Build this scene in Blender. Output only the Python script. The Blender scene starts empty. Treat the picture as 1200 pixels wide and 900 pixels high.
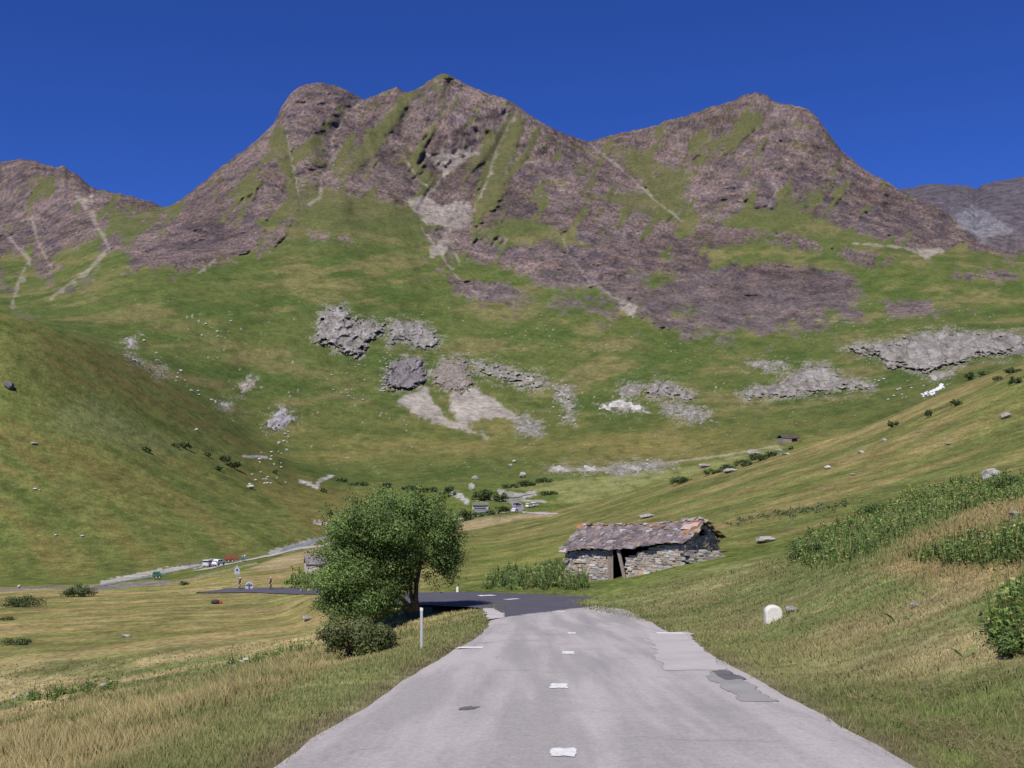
import bpy, bmesh, math, random
import numpy as np
from mathutils import Vector, Matrix
rng = np.random.default_rng(7)
random.seed(7)
C = bpy.context.scene.collection
F, CX, HV, ZC = 1150.0, 600.0, 545.0, 1.6      # photo focal length (px), centre, horizon row, eye height

# ------------------------------------------------------------------ noise
def _h(ix, iy, s):
    n = (ix.astype(np.int64) * 374761393 + iy.astype(np.int64) * 668265263 + s * 974634777) & 0xFFFFFFFF
    n = ((n ^ (n >> 13)) * 1274126177) & 0xFFFFFFFF
    n = (n ^ (n >> 16)) & 0xFFFFFFFF
    return n
_PR = np.random.default_rng(3).permutation(256).astype(np.int32); _PR = np.concatenate([_PR,_PR])
_GA = np.random.default_rng(4).uniform(0,2*math.pi,256); _GC = np.cos(_GA); _GS = np.sin(_GA)
def perlin(x, y, s=0):
    x = np.asarray(x, float)+(s*37.37)%251; y = np.asarray(y, float)+(s*91.71)%239
    x0 = np.floor(x); y0 = np.floor(y); fx = x - x0; fy = y - y0
    ix = x0.astype(np.int64) & 255; iy = y0.astype(np.int64) & 255; iy1 = (iy+1) & 255; ix1 = (ix+1) & 255
    ux = fx*fx*fx*(fx*(fx*6-15)+10); uy = fy*fy*fy*(fy*(fy*6-15)+10)
    pa = _PR[ix]; pb = _PR[ix1]
    def g(h, dx, dy): return _GC[h]*(fx-dx) + _GS[h]*(fy-dy)
    a = g(_PR[pa+iy],0,0); b = g(_PR[pb+iy],1,0); c = g(_PR[pa+iy1],0,1); d = g(_PR[pb+iy1],1,1)
    a = a+(b-a)*ux; c = c+(d-c)*ux
    return 1.5*(a+(c-a)*uy)
def fbm(x, y, o=4, s=0, gain=.5):
    r = 0; a = 1.0; t = 0
    for i in range(o):
        r = r + a*perlin(x*2**i, y*2**i, s+i*17); t += a; a *= gain
    return r/t*1.4
def ridged(x, y, o=4, s=0, gain=.5):
    r = 0; a = 1.0; t = 0
    for i in range(o):
        r = r + a*(1-np.abs(perlin(x*2**i, y*2**i, s+i*31))*1.6); t += a; a *= gain
    return r/t
def voronoi(x, y, s=0):
    x = np.asarray(x, float); y = np.asarray(y, float)
    x0 = np.floor(x); y0 = np.floor(y)
    f1 = np.full(x.shape, 9.); f2 = np.full(x.shape, 9.); cid = np.zeros(x.shape)
    for dx in (-1,0,1):
        for dy in (-1,0,1):
            hx = _h(x0+dx, y0+dy, s)/4294967296.0; hy = _h(x0+dx, y0+dy, s+91)/4294967296.0
            d = np.hypot(x0+dx+hx-x, y0+dy+hy-y)
            r = _h(x0+dx, y0+dy, s+7)/4294967296.0
            m = d < f1
            f2 = np.where(m, f1, np.minimum(f2, d)); cid = np.where(m, r, cid); f1 = np.where(m, d, f1)
    return f1, f2, cid
def sst(a, b, x):
    t = np.clip((x-a)/(b-a), 0, 1); return t*t*(3-2*t)
def sdf(u, v, pts):
    """signed distance to a polygon, positive inside"""
    p = np.array(pts, float); n = len(p)
    d = np.full(u.shape, 1e9); ins = np.zeros(u.shape, bool)
    for i in range(n):
        a = p[i]; b = p[(i+1) % n]; e = b-a
        t = np.clip(((u-a[0])*e[0]+(v-a[1])*e[1])/(e@e+1e-9), 0, 1)
        d = np.minimum(d, np.hypot(u-a[0]-t*e[0], v-a[1]-t*e[1]))
        if a[1] != b[1]:
            c = ((a[1] > v) != (b[1] > v)) & (u < (b[0]-a[0])*(v-a[1])/(b[1]-a[1])+a[0])
            ins ^= c
    return np.where(ins, d, -d)
def ldist(u, v, pts):
    d = np.full(u.shape, 1e9)
    for a, b in zip(pts[:-1], pts[1:]):
        a = np.array(a, float); e = np.array(b, float)-a
        t = np.clip(((u-a[0])*e[0]+(v-a[1])*e[1])/(e@e+1e-9), 0, 1)
        d = np.minimum(d, np.hypot(u-a[0]-t*e[0], v-a[1]-t*e[1]))
    return d

# ------------------------------------------------------------------ relief of the valley
# cross profiles of the valley, nearest first: (bearing column, elevation row, distance in metres)
def K(s): return [tuple(float(q) for q in t.split(',')) for t in s.split()]
CURV = [
 K("-1500,830,78 -600,790,78 0,752,78 100,748,78 200,742,78 300,737,78 400,726,78 450,714,78 500,696,78 560,690,78 600,689,78 665,683,78 700,681,77 755,673,76 800,660,75 850,651,75 900,642,76 950,629,78 1000,619,78 1100,592,78 1200,562,78 1500,490,78 2000,380,78 2700,250,78"),
 K("-1500,740,130 -600,720,130 0,709,130 100,706,130 200,702,130 300,699,130 370,697,130 450,686,130 500,672,130 560,664,130 600,660,130 700,640,130 800,616,130 900,590,130 1000,566,130 1100,538,130 1200,505,130 1500,430,130 2000,320,130 2700,180,130"),
 K("-1500,715,175 -600,700,172 0,692,170 100,689,175 200,684,182 270,674,182 300,669,188 400,656,190 500,643,190 560,637,200 600,632,200 700,611,195 800,584,187 900,554,182 1000,527,177 1100,487,172 1200,447,168 1500,350,168 2000,240,168 2700,90,168"),
 K("-1500,705,215 -600,690,215 0,684,203 100,682,207 200,672,218 246,665,220 300,655,235 390,640,270 450,628,300 540,614,330 600,607,330 640,602,325 700,588,300 800,560,280 900,535,260 930,526,255 1000,505,245 1100,464,235 1200,424,230 1500,320,225 2000,210,225 2700,60,225"),
 K("-1500,690,240 -600,680,240 0,680,225 100,677,230 200,665,245 300,653,265 340,646,290 390,638,310 450,625,360 540,607,410 600,598,430 640,598,440 700,592,420 800,568,400 900,545,400 1000,528,400 1100,498,400 1200,465,400 1500,360,400 2700,100,400"),
 K("-1500,420,340 -600,430,330 0,520,330 100,555,330 200,590,330 300,606,345 400,600,400 450,598,440 540,582,520 600,577,540 700,569,560 800,552,580 900,531,580 1000,522,580 1100,495,580 1200,462,580 1500,380,580 2700,150,580"),
 K("-1500,150,500 -600,240,520 -200,320,500 0,366,430 50,380,450 100,397,490 150,420,545 200,447,605 250,481,670 300,519,720 340,544,750 400,565,760 500,566,740 600,560,720 700,550,700 800,540,720 900,517,740 1000,503,740 1100,470,720 1200,440,720 1500,370,720 2700,200,720"),
 K("-1500,180,640 -600,270,640 0,388,600 100,416,660 200,462,750 250,494,810 300,525,850 340,541,870 400,550,870 500,550,835 600,541,840 700,528,860 800,518,880 900,500,900 1000,483,900 1100,457,880 1200,427,870 1500,360,870 2700,200,870"),
 K("-1500,250,1100 -600,300,1100 0,378,1100 50,380,1100 100,392,1080 200,424,1080 300,472,1080 400,500,1080 500,505,1100 600,500,1150 700,490,1180 800,480,1180 900,465,1180 1000,450,1150 1100,425,1120 1200,400,1100 1500,350,1100 2700,250,1100"),
 K("-1500,240,1700 -600,250,1700 0,345,1650 50,352,1500 100,342,1480 150,330,1480 200,332,1480 300,350,1480 400,372,1480 500,400,1500 600,396,1560 700,386,1620 800,392,1640 900,392,1660 1000,385,1640 1100,375,1600 1200,370,1600 1500,330,1600 2700,240,1600"),
 K("-1500,200,2200 -600,210,2200 0,300,2250 50,318,1950 100,302,1850 150,292,1800 200,290,1800 300,275,1850 400,265,1900 500,290,1950 600,290,2000 700,290,2050 800,310,2050 900,300,2080 1000,305,2050 1100,312,2000 1200,318,2000 1500,290,2000 2700,220,2000"),
 K("-1500,195,2900 -600,205,2900 0,240,2900 50,265,2500 100,262,2250 150,265,2100 200,262,2050 240,240,2080 270,215,2120 300,195,2150 350,170,2250 400,180,2300 500,190,2350 600,195,2400 700,215,2450 800,230,2450 900,195,2500 1000,230,2450 1100,275,2350 1150,294,2300 1200,300,2350 1500,280,2350 2700,220,2350"),
 K("-1500,190,3400 -600,185,3400 -100,200,3300 0,190,3300 20,187,3290 35,187,3280 50,192,3260 66,196,3240 74,193,3230 80,199,3220 95,208,3180 105,218,3150 115,222,3100 150,229,3000 175,236,2850 192,243,2700 200,241,2500 220,228,2450 240,212,2480 260,195,2500 280,180,2520 300,165,2540 320,146,2560 330,125,2570 340,110,2580 350,102,2590 360,98,2600 375,97,2600 390,99,2600 405,105,2600 415,110,2600 425,117,2600 440,112,2600 455,105,2600 465,102,2600 475,108,2600 485,106,2600 500,97,2600 510,90,2600 520,85,2600 530,90,2600 545,98,2600 565,107,2600 585,113,2600 600,120,2600 608,125,2600 620,134,2610 640,146,2640 660,156,2680 680,163,2740 692,166,2800 705,161,2820 740,153,2840 770,147,2850 780,141,2850 800,137,2850 815,132,2850 830,126,2850 850,121,2850 862,117,2850 870,111,2850 885,108,2850 900,112,2850 905,118,2850 920,122,2830 940,125,2800 950,130,2780 960,140,2760 970,155,2740 985,175,2700 1000,188,2680 1015,200,2650 1040,213,2600 1055,223,2580 1070,230,2560 1085,236,2540 1100,243,2520 1120,258,2480 1145,284,2420 1165,291,2420 1200,296,2450 1500,270,2450 2700,200,2450"),
]
sk = CURV[-1]
CURV.append([(u, v+150, y+500) for u, v, y in sk])
CURV.append(K("-1500,200,5600 -600,230,5600 0,300,5600 600,330,5600 1000,320,5400 1030,240,5300 1055,223,5300 1070,219,5300 1085,216,5300 1110,216,5300 1130,217,5300 1139,219,5300 1144,223,5300 1150,217,5300 1165,213,5300 1180,211,5300 1200,206,5300 1300,190,5300 1500,180,5300 2700,180,5300"))
CURV.append(K("-1500,480,7600 2700,480,7600"))
UT = np.arange(-1500, 2701, 2.0)
LY = np.linspace(math.log(36), math.log(7500), 1500)

RISE_D = np.array([-1,0,1.5,3,6,10,18,30,60,120]); RISE_Z = np.array([0,0,.14,.42,1.75,3.2,5.4,8.0,13,20])
def near(x, Y):
    zr = -0.115*Y
    xc = 0.195+0.059*Y
    dl = (xc-2.69)-x; dr = x-(xc+2.69)
    q = np.clip(dl, 0, None)
    dl2 = np.clip(np.log1p(np.exp(np.clip((dl-.8)*2.5, -30, 30)))/2.5 + np.clip(dl-.8-12, 0, None), 0, 60)
    drop = 0.22*np.where(dl > 10, dl-.8, dl2); drop = np.where(dl < 0, 0, drop)
    drop = np.where(drop > 6, 6+(drop-6)*.4, drop)
    rise = 0.34*np.interp(dr-.9, RISE_D, RISE_Z)+.33*np.interp(dr, RISE_D, RISE_Z)+.33*np.interp(dr+.9, RISE_D, RISE_Z)
    rise = np.where(dr < 0, 0, np.clip(rise-.02, 0, None))
    return zr - drop + rise
def _table():
    vs = []; ys = []
    y0 = 40.0
    z0 = near((UT-CX)/F*y0, np.full(UT.shape, y0))
    vs.append(HV-(z0-ZC)*F/y0); ys.append(np.full(UT.shape, math.log(y0)))
    for i, c in enumerate(CURV):
        c = np.array(c); v = np.interp(UT, c[:,0], c[:,1]); y = np.log(np.interp(UT, c[:,0], c[:,2]))
        sg = 12 if i not in (12, 14) else 0
        if i in (3, 6): sg = 8
        if sg:
            k = np.exp(-.5*(np.arange(-30,31)*2/sg)**2); k /= k.sum()
            v = np.convolve(np.pad(v, 30, mode='edge'), k, 'valid')
        k = np.exp(-.5*(np.arange(-30,31)*2/14)**2); k /= k.sum()
        y = np.convolve(np.pad(y, 30, mode='edge'), k, 'valid')
        vs.append(v); ys.append(y)
    vs[13] = vs[13]+1.6*fbm(UT/9, UT*0+.5, 4, 2)+.9*perlin(UT/2.7, UT*0+.3, 8)
    vs[15] = vs[15]+2.2*fbm(UT/11, UT*0+.7, 4, 6)
    V = np.array(vs); L = np.array(ys)
    for i in range(1, len(L)): L[i] = np.maximum(L[i], L[i-1]+.03)
    h = np.diff(L, axis=0); dl = np.diff(V, axis=0)/h
    m = np.zeros_like(V); m[0] = dl[0]; m[-1] = dl[-1]
    w1 = 2*h[1:]+h[:-1]; w2 = h[1:]+2*h[:-1]
    same = dl[1:]*dl[:-1] > 0
    with np.errstate(all='ignore'):
        mm = (w1+w2)/(w1/dl[:-1]+w2/dl[1:])
    m[1:-1] = np.where(same, mm, 0)
    T = np.zeros((len(UT), len(LY)))
    for j in range(len(UT)):
        k = np.clip(np.searchsorted(L[:,j], LY)-1, 0, len(L)-2)
        t = np.clip((LY-L[k,j])/h[k,j], 0, 1)
        T[j] = (V[k,j]*(1+2*t)*(1-t)**2 + h[k,j]*m[k,j]*t*(1-t)**2 + V[k+1,j]*t*t*(3-2*t) + h[k,j]*m[k+1,j]*t*t*(t-1))
    return T
TAB = _table()
def loft(x, Y):
    Ys = np.maximum(Y, 36.0); u = CX+F*x/Ys
    fu = np.clip((u-UT[0])/2.0, 0, len(UT)-1.001); fl = np.clip((np.log(Ys)-LY[0])/(LY[1]-LY[0]), 0, len(LY)-1.001)
    i = fu.astype(int); j = fl.astype(int); a = fu-i; b = fl-j
    v = (TAB[i,j]*(1-a)+TAB[i+1,j]*a)*(1-b)+(TAB[i,j+1]*(1-a)+TAB[i+1,j+1]*a)*b
    return ZC-(v-HV)*Ys/F

# ---- road edges in plan: (left x, y, z) (right x, y, z)
RP = [((-4.26,-30,3.45),(1.11,-30,3.45)), ((-2.49,0,0),(2.88,0,0)), ((-2.0,8.25,-.95),(3.37,8.25,-.95)),
 ((-1.4,19,-2.18),(4.0,19,-2.18)), ((-.78,29,-3.34),(4.6,29,-3.34)), ((-.74,41,-4.7),(5.5,45,-5.15)), ((-1.04,48,-5.5),(6.3,57,-6.5)),
 ((-1.8,52.2,-5.95),(6.1,65.2,-7.2)), ((-2.9,54,-6.15),(2.6,68.3,-7.4)), ((-5,57,-6.5),(-2.4,70,-7.45)), ((-7.5,61.5,-7.05),(-5.6,72,-7.7)),
 ((-11,70,-8.1),(-7.8,75.5,-8.2)), ((-16.5,90,-10.4),(-11.5,92.5,-10.4)), ((-23,113,-13.2),(-18.5,116,-13.2)), ((-28.5,126,-14.9),(-24.5,131,-14.9)),
 ((-36,136,-16.0),(-34,142,-16.1)), ((-43,141,-16.7),(-42.4,147,-16.8)), ((-47,146,-17.3),(-43.2,149.5,-17.3))]
def _road():
    L = np.array([p[0] for p in RP], float); R = np.array([p[1] for p in RP], float)
    out = []
    for i in range(len(RP)-1):
        i0, i3 = max(i-1,0), min(i+2,len(RP)-1)
        n = max(4, int(np.linalg.norm((L[i+1]+R[i+1]-L[i]-R[i])/2)/.35))
        for t in np.linspace(0, 1, n, endpoint=False):
            def cr(A):
                a,b,c,d = A[i0],A[i],A[i+1],A[i3]
                m1 = (c-a)*.5; m2 = (d-b)*.5
                return (2*t**3-3*t*t+1)*b+(t**3-2*t*t+t)*m1+(-2*t**3+3*t*t)*c+(t**3-t*t)*m2
            out.append((cr(L), cr(R)))
    out.append((L[-1], R[-1]))
    return np.array([o[0] for o in out]), np.array([o[1] for o in out])
RL, RR = _road()
RM = (RL+RR)/2
RT = np.gradient(RM, axis=0); RS = np.hypot(RT[:,0], RT[:,1]); RT = RT[:,:2]/RS[:,None]
GLz = np.gradient(RL[:,2])/RS; GRz = np.gradient(RR[:,2])/RS
def roadframe(xs, ys):
    """nearest road sample, share across the road, height of the road there, distance outside its edges"""
    bi = np.zeros(xs.shape, int)
    for a in range(0, len(xs), 20000):
        d = (xs[a:a+20000,None]-RM[None,:,0])**2+(ys[a:a+20000,None]-RM[None,:,1])**2
        bi[a:a+20000] = d.argmin(1)
    A = RL[bi]; B = RR[bi]; e = B-A; w = np.hypot(e[:,0], e[:,1])
    ex, ey = e[:,0]/w, e[:,1]/w
    ds = np.clip(((xs-RM[bi,0])*ey-(ys-RM[bi,1])*ex)/(RT[bi,0]*ey-RT[bi,1]*ex), -1.5, 1.5)
    t = ((xs-A[:,0])*e[:,0]+(ys-A[:,1])*e[:,1])/(w*w); tc = np.clip(t, 0, 1)
    z = (A[:,2]+GLz[bi]*ds)*(1-tc)+(B[:,2]+GRz[bi]*ds)*tc
    out = np.hypot(xs-A[:,0]-tc*e[:,0], ys-A[:,1]-tc*e[:,1])
    out = np.where((t > 0) & (t < 1), np.maximum(out-.6, 0), np.sqrt(np.maximum(out**2-np.minimum(out,.5)**2*0, 0)))
    return t, tc, z, out, np.minimum(t,1-t)*w
def carve(x, Y, z):
    D = np.full(x.shape, 99.); z = z.copy()
    sel = np.nonzero((Y < 162) & (x < 18) & (x > -68))[0] if x.ndim == 1 else None
    if sel is None or len(sel) == 0: return z, D
    C8 = RM[::10]; near_ = np.zeros(len(sel), bool)
    for a in range(0, len(sel), 60000):
        q = sel[a:a+60000]
        near_[a:a+60000] = (((x[q,None]-C8[None,:,0])**2+(Y[q,None]-C8[None,:,1])**2).min(1) < 20**2)
    sel = sel[near_]
    if len(sel) == 0: return z, D
    t, tc, zr, out, ins = roadframe(x[sel], Y[sel]); yy = np.clip(Y[sel],0,None)
    zr = zr - .05 - .0006*yy
    k = 1-sst(.15, 2.6+.025*yy, out)
    z[sel] = z[sel]*(1-k)+zr*k
    D[sel] = np.where(out > 0, out, -np.clip(ins, 0, 9))
    return z, D
def H(x, Y, full=False):
    x = np.atleast_1d(np.asarray(x, float)); Y = np.atleast_1d(np.asarray(Y, float))
    w = sst(38, 62, Y)
    z = near(x, np.minimum(Y, 70))*(1-w)+loft(x, Y)*w
    rt = np.clip(sst(0, 4, np.abs(x-.2-.06*Y)-2.7) + (Y > 75), 0, 1)
    z = z + rt*(.05*perlin(x/1.3, Y/1.3, 5)+.13*perlin(x/5, Y/5, 6)*np.clip(Y/15,.3,1))*np.exp(-Y/400) + .9*fbm(x/30, Y/60, 3, 9)*sst(110, 300, Y)
    z, d = carve(x, Y, z)
    return (z, d) if full else z
# ---- far rock: the surface is moved along the line of sight by ridged noise
ROCKP = [
 [(-400,120),(1600,60),(1600,345),(1200,345),(1100,350),(1060,337),(1018,330),(1006,378),(950,383),(870,392),(800,386),(745,376),(700,353),(650,351),(600,356),(540,332),(520,310),(505,280),(450,262),(400,243),(370,236),(340,252),(300,275),(250,296),(200,305),(140,302),(120,300),(60,345),(20,365),(-400,380)],
]
GREEN = [  # grassy ribs and ledges on the rock faces: polygon, weight
 ([(322,148),(336,160),(345,200),(346,228),(332,205),(318,170)], 1), ([(365,165),(385,175),(378,195),(360,190)], .8),
 ([(478,110),(490,108),(470,140),(440,170),(430,160),(455,135)], 1.1), ([(430,165),(445,160),(440,180),(420,200),(400,205),(405,180)], .9),
 ([(600,132),(615,140),(606,165),(590,200),(575,235),(562,235),(570,205),(582,170)], 1.5), ([(560,230),(590,225),(575,250),(555,262)], .9),
 ([(470,180),(500,195),(515,215),(505,220),(480,205)], .8), ([(540,195),(570,170),(575,180),(545,212)], .7),
 ([(700,165),(740,170),(790,205),(780,235),(740,200)], 1), ([(790,200),(830,160),(850,165),(810,215),(790,235)], .8), ([(860,140),(890,135),(880,165),(850,180)], .6),
 ([(560,275),(600,255),(640,262),(690,290),(640,282),(590,290)], 1), ([(690,230),(760,225),(805,255),(790,262),(740,245)], .9),
 ([(850,262),(870,250),(930,248),(1000,275),(1080,300),(1010,292),(930,272)], 1.4), ([(830,295),(880,285),(980,300),(1010,318),(960,312),(880,302),(835,312)], 1.3),
 ([(1020,335),(1050,305),(1130,290),(1210,298),(1210,345),(1080,342)], 1.2), ([(910,225),(950,222),(965,240),(920,240)], .8),
 ([(535,300),(600,315),(640,345),(590,345),(540,325)], .8), ([(740,330),(790,310),(800,330),(760,350)], .7),
 ([(120,225),(150,232),(185,250),(150,285),(128,265)], .9), ([(55,300),(95,280),(115,300),(70,330)], .7), ([(0,300),(25,300),(60,350),(0,360)], .9),
 ([(375,236),(450,238),(500,262),(470,275),(420,262)], 1),
]
ROCKX = [ # extra crags under the main face
 [(150,268),(230,250),(330,262),(350,280),(300,300),(220,318),(180,316),(150,305)], [(195,310),(230,298),(245,302),(205,325)], [(360,270),(410,278),(412,285),(362,282)],
 [(445,250),(520,255),(510,268),(450,270)], [(520,320),(600,318),(640,350),(590,358),(530,345)], [(595,280),(680,272),(700,300),(660,310),(600,300)],
 [(1100,302),(1160,300),(1210,305),(1210,345),(1095,345)], [(1060,320),(1130,320),(1200,330),(1200,350),(1080,345)], [(1035,352),(1090,350),(1100,372),(1040,372)],
]
PALE = [ # scree runnels: polyline, half width
 ([(424,118),(400,142),(388,165),(391,185),(378,205),(374,232),(360,240)], 2.2), ([(335,150),(342,190),(350,228)], 1.2), ([(608,128),(595,150),(580,180),(572,210),(560,235),(548,262)], 2),
 ([(560,160),(540,190),(520,205),(505,225),(495,232)], 1.6), ([(465,165),(480,195),(495,215),(516,228)], 1.2), ([(548,262),(520,272),(530,290),(540,310)], 2.4), ([(690,168),(730,200),(765,232),(800,260)], 1.8),
 ([(90,230),(105,250),(118,272),(128,290),(105,315),(60,350)], 3), ([(36,255),(45,285),(60,315)], 1.8), ([(8,275),(35,305),(22,330),(14,360)], 3.2), ([(1000,285),(1060,290),(1085,300)], 2),
 ([(660,280),(668,300),(690,330),(740,360)], 1.8), ([(230,322),(252,305)], 2), ([(495,268),(510,290),(540,330),(560,345)], 1.6), ([(880,370),(1000,378)], 1.0), ([(905,215),(910,225),(900,242)], 1.2),
]
SCREE = [[(475,235),(500,228),(520,240),(548,235),(556,245),(545,268),(532,270),(500,262)], [(500,180),(540,175),(560,180),(520,205)], [(1075,292),(1110,293),(1085,305)], [(500,290),(525,280),(520,300),(505,300)],
 [(1140,240),(1160,250),(1190,272),(1150,280),(1120,265),(1120,250)], [(88,232),(100,228),(112,228),(100,240)],
 [(463,470),(478,462),(497,455),(510,470),(525,492),(548,498),(572,513),(545,506),(515,497),(485,484)], [(527,463),(548,452),(575,466),(600,482),(608,494),(590,490),(562,490),(550,497),(560,508),(540,500),(528,482)], [(725,350),(748,355),(742,375),(728,365)]]
SPURS = [[(405,105),(372,150),(362,205),(350,240)], [(455,105),(430,150),(400,215),(395,250)], [(520,87),(498,140),(470,190),(455,245)], [(608,126),(640,170),(690,215),(740,270)], [(560,110),(575,150),(550,195)], [(885,110),(850,165),(800,220),(780,270)], [(920,122),(910,180),(880,250)], [(970,160),(985,215),(1040,262),(1090,290)], [(40,190),(60,235),(75,270)]]
CLIFF = [[(595,255),(690,262),(800,285),(805,320),(760,350),(690,345),(600,300)], [(770,345),(830,300),(900,290),(1000,320),(1005,380),(870,390),(780,380)], [(140,300),(200,255),(260,235),(330,262),(300,285),(210,310)], [(820,235),(900,180),(1000,205),(1100,250),(1140,285),(1000,285),(900,245)], [(330,105),(400,100),(420,120),(380,160),(335,150)], [(490,140),(560,130),(590,160),(540,190),(480,185)], [(0,200),(60,200),(90,240),(60,300),(0,300)], [(520,318),(600,318),(640,350),(560,352)]]
def facemask(u, v):
    """share of bare rock and of pale scree over the far slopes"""
    u = np.asarray(u, float); v = np.asarray(v, float)
    n1 = fbm(u/34, v/20, 4, 40); n2 = fbm(u/10, v/7, 3, 50)
    s = sdf(u, v, ROCKP[0])
    w = np.clip(s/34, -2, 1.0) + .9*n1 + .5*n2 + .10
    for p in ROCKX:
        w = np.maximum(w, sdf(u, v, p)/11+.1+.7*n2+.6*n1)
    # ribs of grass run down and to the left, as the gullies do
    rib = fbm((u*.80+v*.60)/17, (v*.8-u*.6)/70, 3, 71)
    w = w - np.clip(rib-.03, 0, 1)*2.6*sst(1.0, .2, np.abs(v-210)/160)
    for p, k in GREEN:
        q = sdf(u, v, p); w = w-k*sst(-14, 9, q + 8*n2 + 9*n1)*1.35
    skv = np.interp(u, [q[0] for q in sk], [q[1] for q in sk]); w = w+.55*sst(34, 4, v-skv)*(s > 0)
    rock = sst(-.30, .62, w)
    pale = np.zeros_like(rock)
    for p, hw in PALE:
        d = ldist(u+3*n2, v, p); pale = np.maximum(pale, sst(hw*1.7, hw*.5, d+1.1*n2*hw+.5*hw)*.62)
    for p in SCREE:
        pale = np.maximum(pale, sst(-2, 2.5, sdf(u, v, p)+4.5*n2+3*n1)*.9)
    return rock, pale
def relief(u, v, Y, rock):
    """metres toward the eye"""
    x = (u-CX)/F*Y; z = ZC-(v-HV)*Y/F
    a = x*.83+z*.55; b = z*.83-x*.55
    d = 60*(ridged(a/430, b/1000, 3, 11)-.55) + 36*(ridged((x*.8-z*.6)/330, (z*.8+x*.6)/700, 3, 12)-.5)
    d = d*sst(1200, 1700, Y)*(.45+.55*rock)
    q = perlin(x/140, z/110, 19)
    fine = 17*(ridged((x+20*q)/62, z/78, 4, 13)-.5) + 7*fbm((x*.8-z*.6)/30, (z*.8+x*.6)/44, 4, 14) + 4*sst(.05,.5,q)*fbm((x*.25+z)/13, (x-.25*z)/80, 3, 16)
    gl = np.zeros_like(x)
    for p, hw in PALE[:11]: gl = gl + np.exp(-(ldist(u+2.5*q*4, v, p)/11)**2)
    for p in SPURS: gl = gl - .9*np.exp(-(ldist(u+2.5*q*4, v, p)/13)**2)
    d = d - 15*np.clip(gl,-1.2,1.2)
    cf = np.zeros_like(x)
    for p in CLIFF: cf = np.maximum(cf, sst(-10, 10, sdf(u, v, p)+9*q))
    fine = fine*(1+.3*cf) + cf*(10*(ridged((x+.3*z+25*q)/75, (z-.18*x)/32, 4, 20)-.5) + 5*(voronoi((x+12*q)/34, (z+.2*x)/26, 6)[2]-.5))
    ap = 24*(ridged((x*.93+z*.36)/120, (z*.93-x*.36)/520, 3, 17)-.5)*sst(850,1150,Y)*(1-rock)
    return d + fine*rock*sst(900, 1500, Y)*sst(5200,3600,Y) + ap + 4*fbm(x/60, z/40, 3, 15)*sst(800, 1200, Y) + 90*(ridged((x+z*.4)/300, z/700, 5, 18)-.5)*sst(3800,4400,Y)
for_far = 800.0
def project(x, Y, z): return CX+F*x/Y, HV-(z-ZC)*F/Y
def surf(u, Y):
    """ground point on bearing column u at base distance Y"""
    u = np.atleast_1d(np.asarray(u, float)); Y = np.atleast_1d(np.asarray(Y, float)) + 0*u
    x = (u-CX)/F*Y; z = H(x, Y); v = HV-(z-ZC)*F/Y
    k = np.ones_like(Y)
    m = Y > for_far
    if m.any():
        r, _ = facemask(u[m], v[m]); k[m] = 1-relief(u[m], v[m], Y[m], r)/Y[m]
    return np.stack([x*k, Y*k, ZC+(z-ZC)*k], -1)
YS = np.exp(np.linspace(math.log(5.5), math.log(3200), 4200))
def hit(u, vs):
    """first ground points seen at column u, rows vs"""
    x = (u-CX)/F*YS; vg = HV-(H(x, YS)-ZC)*F/YS
    run = np.minimum.accumulate(vg)
    out = []
    for v in np.atleast_1d(vs):
        k = int(np.searchsorted(-run, -v)); k = min(max(k,1), len(YS)-1)
        a, b = vg[k-1], vg[k]; t = 0 if a == b else min(max((a-v)/(a-b),0),1)
        out.append(YS[k-1]+(YS[k]-YS[k-1])*t)
    return np.array(out)
def ground(u, v):
    Y = hit(u, [v])[0]; p = surf([u], [Y])[0]
    return Vector(p), p[1]

# ------------------------------------------------------------------ colours of the ground
def mixc(c, d, k): return c*(1-k[:,None])+np.array(d)[None,:]*k[:,None]
# rock outcrops: outline (bearing column, row), label, bulge, block size
OUTC = []
def _oc(*a, **k): return a, k
OUTC.append(_oc([(369,388),(374,368),(386,357),(402,358),(412,372),(436,375),(452,380),(447,394),(432,402),(428,414),(416,420),(402,412),(380,404),(368,402)], 'big grey crag with broken ledges, left of two side by side on the green slope', 15, 15, seedv=1, green=.14))
OUTC.append(_oc([(453,396),(455,380),(466,375),(492,378),(510,388),(517,402),(508,410),(484,408),(475,400),(456,404)], 'grey crag just right of the biggest broken crag', 10, 12, seedv=2, green=.14))
OUTC.append(_oc([(447,452),(452,434),(462,422),(482,417),(496,422),(502,440),(493,452),(478,458),(458,456)], 'rounded purple grey rock knob above the left scree fan', 15, 20, (.20,.178,.182), seedv=3, green=.08))
OUTC.append(_oc([(504,438),(520,420),(545,418),(552,436),(556,452),(540,462),(522,458),(508,450)], 'brownish rock knob with a dark hollow between the two scree fans', 10, 13, (.25,.21,.185), seedv=4, green=.14))
OUTC.append(_oc([(548,420),(575,425),(605,434),(640,442),(642,452),(620,458),(606,452),(585,444),(560,438)], 'long broken rock band running right above the scree fan', 8, 10, seedv=5, green=.25))
OUTC.append(_oc([(648,452),(668,454),(674,468),(672,496),(660,492),(664,474),(650,468)], 'string of pale broken rocks at the right end of the scree slope', 6, 7, seedv=6, green=.3))
OUTC.append(_oc([(604,488),(622,490),(640,498),(634,508),(612,512),(604,502)], 'rubble heap at the right foot of the scree fan', 5, 7, seedv=7, green=.2))
OUTC.append(_oc([(724,456),(736,449),(752,450),(750,462),(735,466),(724,463)], 'small grey rock left of the cracked rock pair above the valley', 7, 12, seedv=8, green=.1))
OUTC.append(_oc([(756,458),(768,445),(790,450),(814,462),(812,470),(790,468),(770,466),(758,466)], 'grey cracked rock above the valley meadow right of the bright pale slab', 14, 12, seedv=9, green=.12))
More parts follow.
